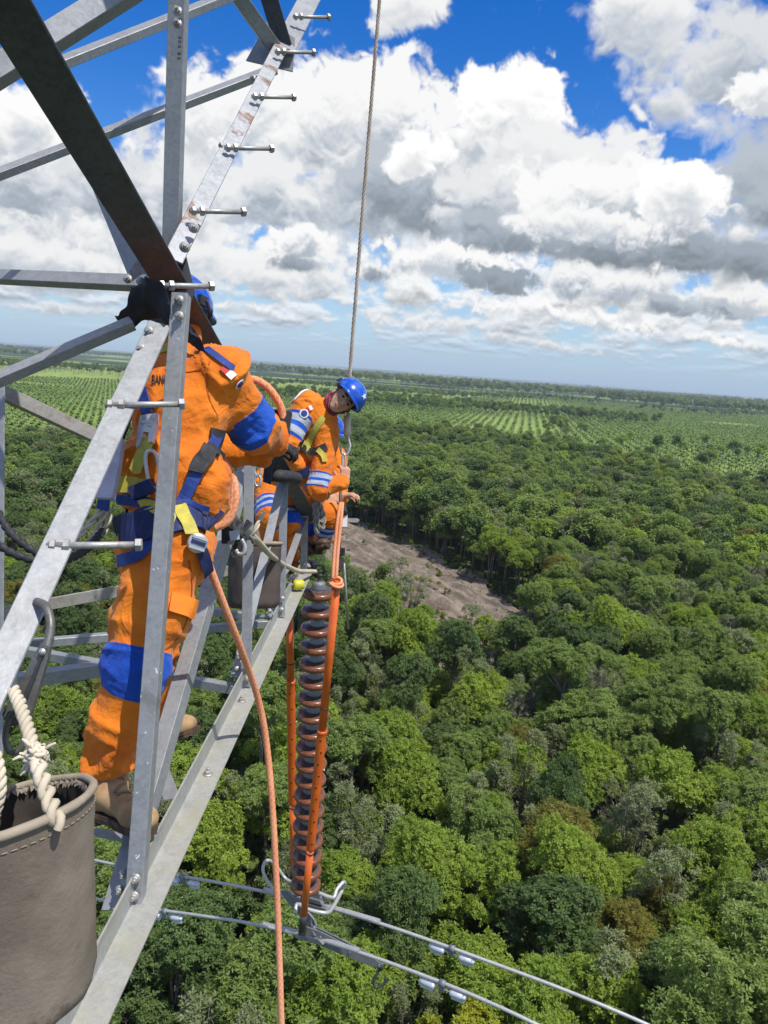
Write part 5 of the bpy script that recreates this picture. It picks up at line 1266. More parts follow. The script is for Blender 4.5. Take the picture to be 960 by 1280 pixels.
# salmon ropes
E_ = Wz(322, 868, Z0 + .028)
braided('rope', soft([W(256, 692, 2.46), W(270, 730, 2.50), W(298, 803, 2.66), W(316, 851, 2.88), W(326, 880, 2.93), W(334, 930, 2.98), W(341, 1010, 3.0), W(347, 1130, 3.05), W(352, 1285, 3.1), W(356, 1420, 3.2), W(362, 1900, 3.6)], .012, 12), .0124, PINK, label='salmon pink braided rope hanging from the front worker past the lower chord to the bottom', cat='rope')
braided('rope', spline(WP((288, 506, 2.80), (300, 480, 2.84), (316, 474.5, 2.86), (333, 483, 2.87), (346, 499, 2.89), (352.5, 516, 2.91), (351, 532, 2.92), (345, 549, 2.92), (337, 566, 2.9)), 10), .0150, PINK, label='short salmon pink rope arching into the black gloved hand of the front worker', cat='rope')
for k, (a, b_) in enumerate((((287, 588, 2.6), 0), ((283, 590, 2.63), 4))):
    braided('rope', spline(WP((276, 572, 2.66), (286 + b_, 592, 2.65), (291 + b_ * .8, 612, 2.64), (289 + b_, 634, 2.64), (281 + b_, 652, 2.64), (270, 660, 2.64)), 8), .0125, PINK, label='outer salmon rope of the coil behind the front worker\'s waist' if k else 'inner salmon rope of the coil behind the front worker\'s waist', cat='rope')
cl = empty('rope_sling', W(419, 700, 5.28), 'doubled salmon rope sling tied round the top of the front orange stick', 'rope')
for dx in (-2.0, 2.2): braided('leg', spline(WP((427 + dx * .5, 628, 5.34), (424 + dx, 650, 5.30), (420 + dx, 690, 5.28), (418 + dx, 722, 5.27)), 8), .0125, PINK, cl)
c_, t_ = W(420.5, 727, 5.30), nrm(W(379, 1152, 6.15) - W(421, 727, 5.30)); u_ = nrm(np.cross(t_, cF)); w_ = np.cross(t_, u_)
for k in range(3): braided('turn', [c_ + t_ * (.018 * k - .005 + .012 * sin(a + k)) + (u_ * cos(a) + w_ * sin(a)) * (.036 + .010 * (k == 1)) for a in np.linspace(0, 2 * pi + .3, 26)], .0105, PINK, cl)
# cream tag line from the front worker's gear to the tip
braided('tag_line', soft(WP((288, 642, 3.0), (300, 656, 3.1), (320, 674, 3.35), (336, 692, 3.8), (352, 705, 4.4), (372, 714, 5.0), (394, 714.5, 5.35)), .02, 5), .0145, CREAM, label='cream rope sagging across the uprights to the top of the insulator string', cat='rope')
# gear hanging beside the uprights
gr = empty('gear_sling', W(297, 660, 2.95), 'grey webbing slings and hooks hanging beside the front worker\'s hip', 'slings')
for k, (q, m_) in enumerate(((((285, 644, 2.9), (292, 660, 2.9), (304, 668, 3.0), (318, 676, 3.1)), GREYW), (((300, 652, 2.95), (295, 668, 2.9), (288, 680, 2.9)), GREYW), (((312, 652, 3.0), (303, 668, 3.0), (296, 690, 3.0), (290, 694, 3.0)), GREYW), (((330, 640, 3.2), (322, 656, 3.1), (314, 672, 3.1)), CREAM))):
    twisted('sling', spline(WP(*q), 6), .014 if k < 3 else .010, m_, gr, 2, .12)
mb = MB(); mb.prism(rect(.035, .035), W(293, 669, 2.84), nrm(cR + cU * .15), nrm(cU - cR * .15), .004); mb.build('tag', pbr('pale_blue_tag', (.38, .50, .58), .6), gr)
mb = MB(); mb.tube(spline(WP((302, 674, 2.9), (306, 682, 2.9), (305, 691, 2.9), (298, 692, 2.9), (295, 687, 2.9)), 5), .008, 8); mb.build('hook', STEELP, gr)
mb = MB(); mb.box(W(288, 668, 2.93), cR * .03, cU * .035, cF * .02); mb.box(W(300, 684, 2.96), cR * .022, cU * .03, cF * .02); mb.build('pulley_block', BLKW, gr)
for k, (x, y) in enumerate(((322, 588), (322, 601))):
    mb = MB(); mb.tube([W(x + 4 * cos(a), y + 7 * sin(a), 3.6) for a in np.linspace(0, 2 * pi, 16, endpoint=False)], .007, 7, closed=True); mb.build('carabiner', STEELP, gr)
# webbing anchor round the top chord near the tip
an = empty('anchor_strap', W(352, 595, 4.2), 'black webbing anchor wrapped round the top chord beside the leaning worker\'s hand', 'strap')
mb = MB(); mb.tube(spline(WP((339, 594, 4.12), (350, 595, 4.12), (362, 596, 4.25), (371, 598, 4.45)), 5), [.034] * 15 + [.036], 12); mb.build('wrap', BLKW, an)
mb = MB(); H_ = spline(WP((338, 560, 3.75), (337, 575, 3.85), (335, 590, 4.0), (334, 603, 4.1)), 5); mb.ribbon(H_, .045, [-cF] * len(H_), .006); fix_normals(mb.build('blue_tail', NAVY, an))
lp = empty('webbing_coil', W(400, 640, 5.35), 'grey webbing loops hanging from the tip of the top chord', 'slings')
for k, (x0, x1, y1) in enumerate(((393, 402, 652), (396, 404, 660), (392, 398, 664))):
    twisted('loop', spline(WP((391, 618, 5.2), (x0, 634, 5.2), (x0 + 2, y1 - 4, 5.2), (x1, y1, 5.22), (x1 + 1, 644, 5.24), (397, 622, 5.22)), 6), .013, GREYW, lp, 2, .1)
# pole, hoist and yellow-capped tool at the tip
po = empty('hoist_pole', W(424.5, 640, 5.45), 'thin dark pole standing beside the sling at the tip', 'pole'); mb = MB(); mb.tube([W(426, 600, 5.5), W(424, 715, 5.6)], .011, 8); mb.build('shaft', DARKIRON, po)
mb = MB(); mb.box(W(424.3, 705, 5.59), cR * .03, cU * .05, cF * .03); mb.box(W(424.3, 690, 5.58) + cR * .02, cR * .02, cU * .03, cF * .02); mb.build('bracket', DARKIRON, po)
mb = MB(); mb.tube([W(430, 704, 5.7), W(435.5, 786, 5.95)], .0085, 8); mb.build('rod', BOLT, po)
lh = empty('lever_hoist', W(430, 650, 5.4), 'small white lever hoist with a dark handle below the worker\'s raised hand', 'hoist')
mb = MB(); mb.box(W(430.5, 651, 5.42), cR * .021, cU * .042, cF * .025); mb.box(W(430.8, 643, 5.42), cR * .016, cU * .012, cF * .02); fix_normals(mb.build('housing', WHITE, lh))
mb = MB(); mb.lathe([(0, -.03), (.030, -.028), (.034, -.01), (.034, .01), (.030, .028), (0, .03)], W(429, 639, 5.4), nrm(cR + cU * .3), 14); mb.build('drum', BLKW, lh)
mb = MB(); mb.prism([(0, -.010), (.07, -.016), (.085, 0), (.07, .014), (0, .018)], W(434.5, 651, 5.43), nrm(cR + cU * .06), cU, .03); fix_normals(mb.build('lever', BOLT, lh))
tl = empty('mallet', Wz(369, 731, Z0 + .03), 'small mallet with a yellow head lying on the lower chord near the tip', 'tool'); c_ = Wz(373, 731, Z0 + .05)
mb = MB(); mb.lathe([(0, -.035), (.028, -.034), (.034, -.02), (.034, .02), (.028, .034), (0, .035)], c_, nrm(cR + cF * .4), 16); mb.build('head', pbr('yellow_plastic', (.50, .47, .03), .45), tl)
mb = MB(); mb.tube([c_ - cR * .01, c_ - cR * .10 - cF * .04 + cU * .005], .011, 8); mb.box(c_ - cR * .03 + cU * .035 + cF * .02, cR * .02, cU * .03, cF * .012); fix_normals(mb.build('handle', BOLT, tl))
# canvas buckets
CANVAS = pbr('weathered_canvas', (.150, .118, .090), .92, var=(4, .35, .65), col2=(.225, .186, .146), bump=(110, .38, .004), col3=(.115, .09, .068))
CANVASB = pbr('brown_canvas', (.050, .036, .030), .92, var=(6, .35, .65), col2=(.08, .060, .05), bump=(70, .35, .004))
HEM = pbr('canvas_hem', (.26, .21, .155), .9, var=(12, .35, .65), col2=(.33, .28, .21), bump=(120, .4, .003))
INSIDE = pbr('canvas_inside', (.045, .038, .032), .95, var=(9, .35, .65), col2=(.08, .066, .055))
def bucket(c, up, r, h, label, m, seed, hemr=.011, axis=None):
    c = np.asarray(c, float); rn = nrm(up); up = nrm(up if axis is None else axis); u = nrm(np.cross(up, cF)); w = np.cross(up, u); n, k = 64, 22
    o = empty('canvas_bucket', c - up * h, label, 'bucket', 'canvas tool buckets')
    th = np.linspace(0, 2 * pi, n, endpoint=False); t = np.linspace(0, 1, k)[:, None]
    x = np.stack([np.cos(th)[None] * 1.6 + 0 * t, np.sin(th)[None] * 1.6 + 0 * t, t * 3 + 0 * th[None]], -1)
    rr = r * (1 - .03 * t + .06 * (vnoise3(x * .9, seed) - .5) * np.clip(t * 4, .15, 1) + .035 * (vnoise3(x * 3.1, seed + 1) - .5) - .03 * (1 - np.abs(2 * vnoise3(x * [1.2, 1.2, .55] + 7, seed + 2) - 1)) ** 3 * np.clip(t * 3, 0, 1)); rr[-1] *= .86; rr[-2] *= .97
    rad = np.cos(th)[None, :, None] * u + np.sin(th)[None, :, None] * w
    lean = -(rad @ rn) / (up @ rn)                       # the mouth is cut at a slant where the rope lifts one side
    V = c + (-up) * (t * h)[..., None] + rr[..., None] * rad + (rr * lean * np.clip(1 - t * 1.15, 0, 1))[..., None] * up
    ii = np.arange(k - 1)[:, None] * n; j = np.arange(n)[None]; Q = np.stack([ii + j, ii + (j + 1) % n, ii + n + (j + 1) % n, ii + n + j], -1).reshape(-1, 4)
    me = np_mesh('wall', V.reshape(-1, 3), Q); me.materials.append(m); ow = attach(me, o)
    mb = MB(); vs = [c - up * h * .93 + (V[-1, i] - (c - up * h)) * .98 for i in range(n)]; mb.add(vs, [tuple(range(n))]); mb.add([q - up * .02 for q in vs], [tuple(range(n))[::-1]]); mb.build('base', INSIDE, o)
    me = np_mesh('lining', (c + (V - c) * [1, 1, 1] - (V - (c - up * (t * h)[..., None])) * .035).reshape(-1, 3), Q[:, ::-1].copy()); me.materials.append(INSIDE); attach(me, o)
    rim = [V[0, i] + up * .003 for i in range(n)]; mb = MB(); mb.tube(rim, [hemr * (1 + .22 * float(vnoise3(np.array([i * .35, seed, 0.])))) for i in range(n)], 8, closed=True); mb.build('hem', HEM, o)
    # frayed inner edge
    mb = MB(); R = np.random.RandomState(seed)
    for i in list(range(n)) * 3:
        e = V[0, i] + (c - V[0, i]) * .075 + nrm(np.cross(up, c - V[0, i])) * R.uniform(-.008, .008); d = -up * R.uniform(.004, .014) + (c - V[0, i]) * .03; s_ = nrm(np.cross(up, c - V[0, i])) * .006
        mb.add([e - s_, e + s_, e + d + s_ * R.uniform(-.6, .6)], [(0, 1, 2)])
    mb.build('frayed_edge', HEM, o)
    mb = MB(); t1 = h * .0                                  # a stitched seam under the hem and one down the side
    for i in range(0, n):
        e, e1 = V[1, i] * .62 + V[2, i] * .38, V[1, (i + 1) % n] * .62 + V[2, (i + 1) % n] * .38; out = nrm(e - c - up * ((e - c) @ up)) * .0012; mb.tube([e + out + (e1 - e) * .15, e + out + (e1 - e) * .8], .0011, 4)
    k2 = int(np.argmin(V[0] @ cF + V[0] @ cR * .2)) 
    for i in range(1, k - 2):
        for q in (0, 1): e, e1 = V[i, (k2 + q) % n], V[i + 1, (k2 + q) % n]; out = nrm(e - c - up * ((e - c) @ up)) * .0015; mb.tube([e + out, e + out + (e1 - e) * .6], .0011, 4)
    mb.build('stitching', HEM, o); return o, V
bk, BV = bucket(W(8, 1015, 1.30), cU * .975 - cR * .20, .140, .350, 'large grey brown canvas bucket hanging at the lower left corner of the picture', CANVAS, 3, .0068, np.array([0, 0, 1.0]) - cR * .03)
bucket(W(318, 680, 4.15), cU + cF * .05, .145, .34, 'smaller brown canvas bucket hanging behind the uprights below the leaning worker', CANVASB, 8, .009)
hr = empty('bucket_rope', W(40, 930, 1.33), 'thick white cotton rope with a knot holding the near canvas bucket', 'rope')
twisted('strand', spline(WP((16, 862, 1.42), (26, 885, 1.38), (36, 915, 1.34), (43, 942, 1.31)), 8), .0115, WHITER, hr, 3, .045)
twisted('strand', spline(WP((45, 944, 1.31), (51, 968, 1.27), (60, 996, 1.24), (68, 1018, 1.212), (73, 1034, 1.212)), 8), .0135, WHITER, hr, 2, .055)
kc = W(45, 944, 1.30)
for k, (a1, a2) in enumerate(((cR, cU), (nrm(cR + cU), cF), (nrm(cU - cR * .5), cF))): twisted('knot', [kc + (a1 * cos(a) * .015 + a2 * sin(a) * .012 + np.cross(a1, a2) * .006 * sin(2 * a)) for a in np.linspace(0, 2 * pi, 22)], .0075, WHITER, hr, 3, .04)
R_ = np.random.RandomState(2); mb = MB()
for k in range(16):
    d = nrm(R_.normal(size=3)); d = d - cF * (d @ cF) * .5; e = kc + nrm(d) * .018; mb.tube([e, e + d * .010, e + d * .018 + R_.normal(size=3) * .004], [.0035, .0035, .002], 5)
mb.build('frayed_end', WHITER, hr)
twisted('strand', spline(WP((-14, 930, 1.34), (-4, 950, 1.32), (0, 985, 1.30), (-8, 1020, 1.30)), 8), .011, WHITER, hr, 3, .045)
# scaffold hook the bucket hangs from
HOOKM = steel_mat('dull_hook_steel', (.10, .10, .092), (.20, .195, .18), .5, .5)
sh = empty('scaffold_hook', W(45, 850, 1.46), 'flat grey steel hook on the stepped brace with the bucket rope through it', 'hook')
mb = MB(); mb.tube(spline(WP((46, 752, 1.53), (57, 758, 1.50), (63, 776, 1.48), (62, 794, 1.47), (57, 812, 1.46)), 6), .0085, 9); mb.build('bow', HOOKM, sh)
A_, B_ = W(59, 806, 1.46), W(30, 880, 1.46); d_ = nrm(B_ - A_); s_ = nrm(np.cross(d_, cF)); mb = MB(); L_ = np.linalg.norm(B_ - A_)
mb.prism([(0, -.010), (.02, -.014), (L_, -.022), (L_ + .03, -.030), (L_ + .05, -.012), (L_ + .03, .022), (L_, .020), (.02, .012), (0, .008)], A_, d_, s_, .012); fix_normals(mb.build('body', HOOKM, sh))
mb = MB(); mb.prism([(0.01, -.001), (L_ * .9, -.004), (L_ * .9, .006), (.01, .003)], A_ - cF * .008, d_, s_, .006); fix_normals(mb.build('gate', DARKIRON, sh))
for q in (.012, L_ * .93): mb = MB(); mb.lathe([(0, .004), (.006, .003), (.007, 0)], A_ + d_ * q - cF * .011, -cF, 10); mb.build('rivet', STEELP, sh)
mb = MB(); mb.tube([W(20 + 13 * cos(a) - 3 * sin(a), 915 + 26 * sin(a), 1.44) for a in np.linspace(0, 2 * pi, 24, endpoint=False)], .006, 8, closed=True); mb.build('ring', HOOKM, sh)
# spiral lanyard and shock pack of the front worker
def ribbed(pts, r, n=10):
    Q = np.array(soft(pts, .006, 6)); mb = MB(); k = len(Q); mb.tube(list(Q), [r * (1 + .22 * sin(i * 1.55)) for i in range(k)], n); return mb
lb = empty('elastic_lanyard', W(40, 695, 2.0), 'black ribbed elastic lanyard looping behind the stepped brace at the left edge', 'lanyard')
ribbed(WP((-20, 610, 2.1), (0, 646, 2.05), (15, 670, 2.02), (42, 690, 2.0), (72, 702, 2.0), (92, 697, 2.05), (112, 684, 2.15), (128, 664, 2.25)), .0105).build('tube', BLKW, lb)
ribbed(WP((-25, 664, 2.0), (0, 682, 1.98), (22, 697, 1.97), (42, 699, 1.98), (60, 704, 1.99)), .0105).build('tube', BLKW, lb)
sp_ = empty('shock_pack', W(140, 585, 2.28), 'white energy absorber pack with blue webbing ends hanging at the front worker\'s left side', 'lanyard')
A_, B_ = W(145, 550, 2.30), W(132, 622, 2.24); d_ = nrm(B_ - A_); s_ = nrm(np.cross(d_, cF)); f_ = np.cross(s_, d_); mb = MB(); L_ = np.linalg.norm(B_ - A_)
F_ = [(-.024, 0), (-.020, -.006), (.020, -.006), (.024, 0), (.026, L_ * .5), (.024, L_), (.020, L_ + .006), (-.020, L_ + .006), (-.024, L_), (-.026, L_ * .5)]
mb.prism(F_, A_, s_, d_, .030); fix_normals(mb.build('pack', pbr('white_cover', (.46, .44, .52), .55, var=(14, .4, .62), col2=(.36, .34, .42), bump=(40, .3, .004)), sp_))
mb = MB(); H_ = WP((151, 522, 2.34), (149, 534, 2.32), (146, 552, 2.30)); mb.ribbon(H_, .036, [-cF] * 3, .008); H_ = WP((132, 620, 2.25), (130, 628, 2.25), (129, 636, 2.26)); fix_normals(mb.build('webbing_end', BLUEW, sp_)); mb = MB(); mb.ribbon(H_, .034, [-cF] * 3, .008); fix_normals(mb.build('webbing_end', BLUEW, sp_))
for q in (((130, 632, 2.27), (118, 648, 2.25), (104, 664, 2.22), (90, 682, 2.2)), ((134, 632, 2.28), (126, 652, 2.27), (116, 672, 2.26), (108, 678, 2.26)), ((138, 636, 2.3), (134, 656, 2.3), (126, 672, 2.3))): twisted('rope_leg', spline(WP(*q), 6), .0095, CREAM, sp_, 2, .08)
mb = MB(); mb.tube(spline(WP((160, 470, 2.38), (163, 505, 2.36), (160, 528, 2.34), (150, 556, 2.34), (146, 590, 2.34)), 6), .008, 7); mb.build('black_cord', BLKW, sp_)
# dark cloth bundled round the node of the steelwork
CLOTHD = pbr('dark_navy_cloth', (.010, .012, .020), .9, var=(10, .35, .65), col2=(.022, .026, .042), bump=(40, .5, .008))
def bundle(segs, label):
    F = Field()
    for a, b_, ra, rb in segs: F.cone(W(*a), W(*b_), ra, rb, k=.02)
    V, N, Q = F.surface(.008, 1); V = V + N * ((1 - np.abs(2 * vnoise3(V * 16, 4) - 1) - .5) * .022)[:, None]; V = V + N * ((vnoise3(V * 45, 6) - .5) * .006)[:, None]
    me = np_mesh('cloth_bundle', V, Q); me.materials.append(CLOTHD); o = bpy.data.objects.new('cloth_bundle', me); COL.objects.link(o); c = V.mean(0); me.transform(Matrix.Translation(-Vector(c))); o.location = Vector(c); tag(o, label, 'cloth', 'dark cloth tied round the steel')
def drape(rows, label, amp=.022, thick=.005):
    """crumpled sheet through a grid of control points (pixel, pixel, depth)"""
    G = np.array([[W(*q) for q in r] for r in rows]); a, b_ = G.shape[:2]; U = np.linspace(0, a - 1, 46); Vv = np.linspace(0, b_ - 1, 46)
    def along(M, t):
        i = np.clip(t.astype(int), 0, len(M) - 2); f = (t - i)[:, None, None]; f = f * f * (3 - 2 * f) * .5 + f * .5; return M[i] * (1 - f) + M[i + 1] * f
    Q = along(G, U); Q = along(Q.transpose(1, 0, 2), Vv).transpose(1, 0, 2); P = Q.reshape(-1, 3)
    d = (1 - np.abs(2 * vnoise3(P * 13 + 2, 3) - 1)) ** 2 * amp * .7 + (1 - np.abs(2 * vnoise3(P * 31 + 5, 4) - 1)) ** 2 * amp * .35
    P = P - cF * d[:, None] + cU * ((vnoise3(P * 24, 8) - .5) * .022)[:, None] + cR * ((vnoise3(P * 24 + 40, 9) - .5) * .022)[:, None]; n = 46
    i = np.arange(n - 1)[:, None] * n + np.arange(n - 1)[None]; q = np.stack([i, i + 1, i + n + 1, i + n], -1).reshape(-1, 4); k = len(P)
    rim = [(j, j + 1) for j in range(n - 1)] + [(j * n + n - 1, (j + 1) * n + n - 1) for j in range(n - 1)] + [(n * n - 1 - j, n * n - 2 - j) for j in range(n - 1)] + [((n - 1 - j) * n, (n - 2 - j) * n) for j in range(n - 1)]
    V = np.concatenate([P, P + cF * thick]); F_ = np.concatenate([q, q[:, ::-1] + k, np.array([(x, x + k, y + k, y) for x, y in rim])])
    me = np_mesh('cloth_bundle', V, F_); me.materials.append(CLOTHD); o = bpy.data.objects.new('cloth_bundle', me); COL.objects.link(o); c = P.mean(0); me.transform(Matrix.Translation(-Vector(c))); o.location = Vector(c); fix_normals(o)
    return tag(o, label, 'cloth', 'dark cloth tied round the steel')
drape([[(178, 353, 2.20), (187, 347, 2.14), (199, 350, 2.12), (209, 362, 2.12)], [(163, 374, 2.22), (180, 366, 2.19), (199, 372, 2.17), (213, 384, 2.14)], [(149, 392, 2.26), (172, 384, 2.24), (198, 390, 2.22), (214, 402, 2.18)], [(146, 396, 2.30), (158, 412, 2.30), (204, 398, 2.26), (213, 424, 2.24)]], 'dark navy cloth draped round the steel node left of the front worker\'s head')
drape([[(229, 402, 2.47), (238, 404, 2.44), (246, 414, 2.42)], [(230, 414, 2.48), (241, 420, 2.42), (252, 428, 2.42)], [(231, 424, 2.5), (244, 434, 2.44), (258, 443, 2.45)]], 'dark navy cloth under the top chord at the front worker\'s neck', .016)
# hand-placed trees that stand out in the photograph: pixel of the crown top's middle, crown height guess, variant, label
SPECIAL = [
    (735, 955, 13.0, 3, 1.15, 'bright green round-crowned tree right of the olive brown tree'),
    (655, 935, 13.0, 7, 1.0, 'brownish olive tree just left of the bright green crown'),
    (690, 1040, 13.5, 7, 1.25, 'largest olive brown tree, above the round dense crown near the bottom'),
    (700, 1150, 13.5, 5, 1.25, 'broad dense dark green tree above the right end of the conductors'),
    (770, 1235, 12.5, 3, 1.0, 'bright green tree at the bottom beside the dense dark crown'),
    (645, 1265, 11.5, 4, .9, 'bright green tree at the bottom edge under the conductor dampers'),
    (775, 1000, 12.0, 11, 1.1, 'nearly leafless tree with pale bare branches in the green canopy'),
    (940, 905, 11.0, 10, 1.0, 'small yellow green tree at the right edge of the picture'),
    (845, 800, 13.0, 8, 1.25, 'wide greyish green tree with a thin see-through crown on the right'),
    (600, 850, 13.5, 3, 1.05, 'yellowish green tree just below the end of the felled strip'),
    (640, 790, 14.5, 5, 1.2, 'tall dark green tree at the tip of the felled strip'),
    (700, 785, 13.5, 6, 1.1, 'dark bluish green tree right of the tip of the felled strip'),
    (345, 1150, 11.5, 4, .85, 'bright green tree seen below the conductors behind the insulator string'),
    (470, 1200, 11.5, 4, .95, 'bright green tree below the insulator yoke'),
    (280, 1060, 11.5, 4, .8, 'light green tree just right of the lattice chord'),
    (865, 735, 11.0, 5, .6, 'small dark bushy tree among pale crowns on the right'),
]
def instance(tree, loc, rz, sc, label, group, name):
    o = bpy.data.objects.new(name, None); COL.objects.link(o); o.location = loc; o.rotation_euler = (rs.uniform(-.10, .10), rs.uniform(-.10, .10), rz); o.scale = (sc * rs.uniform(.86, 1.18), sc * rs.uniform(.86, 1.18), sc * rs.uniform(.88, 1.16))
    o.empty_display_size = .5; tag(o, label, 'tree', group)
    for part in ('crown', 'trunk'):
        c = bpy.data.objects.new(part, tree[part]); COL.objects.link(c); c.parent = o
    return o
def point_stuff(name, P, rot, sc, idx, meshes, label=None):
    """one object that scatters the far copies with geometry nodes"""
    protos = bpy.data.collections.new(name + '_kinds')
    for i, ms in enumerate(meshes):
        c = bpy.data.collections.new('%s_kind_%02d' % (name, i)); protos.children.link(c)
        for me in ms: c.objects.link(bpy.data.objects.new('%s_%02d' % (me.name, i), me))
    me = bpy.data.meshes.new(name); me.vertices.add(len(P)); me.vertices.foreach_set('co', np.asarray(P, np.float32).ravel())
    fattr(me, 'rz', rot); fattr(me, 'sc', sc)
    a = me.attributes.new('idx', 'INT', 'POINT'); a.data.foreach_set('value', np.asarray(idx, np.int32))
    o = bpy.data.objects.new(name, me); COL.objects.link(o); o['kind'] = 'stuff'
    if label: o['label'] = label
    ng = bpy.data.node_groups.new(name + '_scatter', 'GeometryNodeTree')
    ng.interface.new_socket('Geometry', in_out='INPUT', socket_type='NodeSocketGeometry'); ng.interface.new_socket('Geometry', in_out='OUTPUT', socket_type='NodeSocketGeometry')
    gi = ng.nodes.new('NodeGroupInput'); go = ng.nodes.new('NodeGroupOutput')
    ci = ng.nodes.new('GeometryNodeCollectionInfo'); ci.inputs['Collection'].default_value = protos
    ci.inputs['Separate Children'].default_value = True; ci.inputs['Reset Children'].default_value = True
    ip = ng.nodes.new('GeometryNodeInstanceOnPoints'); ip.inputs['Pick Instance'].default_value = True
    def na(nm, ty):
        n = ng.nodes.new('GeometryNodeInputNamedAttribute'); n.data_type = ty; n.inputs['Name'].default_value = nm; return n.outputs[0]
    cx = ng.nodes.new('ShaderNodeCombineXYZ'); ng.links.new(na('rz', 'FLOAT'), cx.inputs[2])
    e2r = ng.nodes.new('FunctionNodeEulerToRotation'); ng.links.new(cx.outputs[0], e2r.inputs[0])
    ng.links.new(gi.outputs[0], ip.inputs['Points']); ng.links.new(ci.outputs[0], ip.inputs['Instance'])
    ng.links.new(na('idx', 'INT'), ip.inputs['Instance Index']); ng.links.new(e2r.outputs[0], ip.inputs['Rotation'])
    ng.links.new(na('sc', 'FLOAT'), ip.inputs['Scale']); ng.links.new(ip.outputs[0], go.inputs[0])
    md = o.modifiers.new('scatter', 'NODES'); md.node_group = ng
    return o
KIND_LABEL = {'mid': 'mid green leafy tree', 'bright': 'bright green leafy tree', 'dark': 'dark green leafy tree', 'olive': 'olive brown leaved tree', 'grey': 'thin greyish green tree', 'yellow': 'small yellow green tree'}
def build_forest():
    P = scatter_forest()
    # keep room for the special trees
    sp = []
    for (px, py, h, vi, sc, lab) in SPECIAL:
        q = Wz(px, py, GROUND + h * .86); sp.append((q[0], q[1], h, vi, sc, lab))
    for (x, y, h, vi, sc, lab) in sp:
        P = P[np.hypot(P[:, 0] - x, P[:, 1] - y) > 3.4 * sc]
    n = len(P); d = np.hypot(P[:, 0], P[:, 1]); z = hill(P[:, 0], P[:, 1])
    rz = rs.uniform(0, 2 * pi, n); sc = rs.uniform(.78, 1.18, n)
    # patches of kind; darker leaves on the left paint in cloud shadow, brighter right
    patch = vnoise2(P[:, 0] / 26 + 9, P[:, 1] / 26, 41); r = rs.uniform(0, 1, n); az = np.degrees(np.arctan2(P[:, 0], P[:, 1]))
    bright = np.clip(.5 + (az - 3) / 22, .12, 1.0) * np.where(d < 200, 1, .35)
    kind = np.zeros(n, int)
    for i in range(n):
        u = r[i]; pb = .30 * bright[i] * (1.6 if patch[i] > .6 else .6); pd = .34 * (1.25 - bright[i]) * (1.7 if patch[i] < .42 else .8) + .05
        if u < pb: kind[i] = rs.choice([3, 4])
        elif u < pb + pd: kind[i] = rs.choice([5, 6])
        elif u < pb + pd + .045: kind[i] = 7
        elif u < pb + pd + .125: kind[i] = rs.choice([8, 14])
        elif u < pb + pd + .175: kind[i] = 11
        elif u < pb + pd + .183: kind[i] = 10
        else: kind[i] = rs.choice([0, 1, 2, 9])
    # trees that show largest in the picture stay single objects
    size = np.zeros(n)
    for i in range(n):
        px, py, dd = pix((P[i, 0], P[i, 1], z[i] + 11))
        if -20 < px < 980 and 430 < py < 1330 and dd > 0: size[i] = (sc[i] / dd) * (0.55 if px < 100 and py > 1000 else 1)
    order = np.argsort(-size)[:300 - len(sp)]
    single = np.zeros(n, bool); single[order] = True
    NAMES = {'mid': 'broadleaf_tree', 'bright': 'broadleaf_tree', 'dark': 'broadleaf_tree', 'olive': 'olive_tree_crown', 'grey': 'sparse_tree', 'yellow': 'yellow_tree'}
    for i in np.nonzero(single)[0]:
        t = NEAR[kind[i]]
        px, py, _ = pix((P[i, 0], P[i, 1], z[i] + 10)); dd = d[i]
        if in_poly(np.array([px]), np.array([py]), np.array([(395, 590), (470, 600), (680, 690), (690, 770), (640, 760), (560, 690), (395, 640)], float))[0]: where = 'along the far edge of the felled strip'
        elif py > 1128 + .36 * (px - 390): where = 'below the twin conductors'
        elif px < 100: where = 'at the left edge, behind the stepped brace'
        elif px < 330: where = 'seen between the steel members of the crossarm'
        elif px < 470: where = 'just beside the insulator string'
        elif px > 800: where = 'near the right edge'
        elif px > 630: where = 'in the right half, away from the edge'
        else: where = 'in the middle, right of the insulator string'
        far_ = '' if 'strip' in where or dd < 62 else (' farther back' if dd < 95 else ' far back')
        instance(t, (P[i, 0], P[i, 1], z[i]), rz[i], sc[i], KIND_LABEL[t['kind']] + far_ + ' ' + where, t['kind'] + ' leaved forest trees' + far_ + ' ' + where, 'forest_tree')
    for (x, y, h, vi, s_, lab) in sp:
        t = NEAR[vi]; o = instance(t, (x, y, float(hill(x, y))), rs.uniform(0, 6.28), s_, lab, 'trees that stand out of the canopy', 'forest_tree')
        o.scale = (s_ * 1.05, s_ * .95, h / t['Ht'])
    rest = ~single; far = rest & (d > 170); mid = rest & ~far
    kmap = {0: [0], 1: [1], 2: [1], 3: [5], 4: [5], 5: [2], 6: [3], 7: [6], 8: [4], 9: [0], 10: [5], 11: [4], 14: [4]}
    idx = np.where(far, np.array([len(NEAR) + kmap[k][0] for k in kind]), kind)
    # undergrowth and young trees that close the canopy
    st = 4.3; gx, gy = np.meshgrid(np.arange(-260, 260, st), np.arange(18, 330, st)); gx = (gx + rs.uniform(-.45, .45, gx.shape) * st).ravel(); gy = (gy + rs.uniform(-.45, .45, gy.shape) * st).ravel()
    k = (np.abs(np.degrees(np.arctan2(gx, gy))) < 39) & ~in_poly(gx, gy, CLEAR); gx, gy = gx[k], gy[k]
    cpx = np.array(CLEAR_PX, float)
    for h in (2, 6):
        q = np.array([pix((a, b_, GROUND + h)) for a, b_ in zip(gx, gy)]); k = ~in_poly(q[:, 0], q[:, 1], cpx); gx, gy = gx[k], gy[k]
    nu = len(gx); U = np.stack([gx, gy, hill(gx, gy) - .3], 1); du = np.hypot(gx, gy)
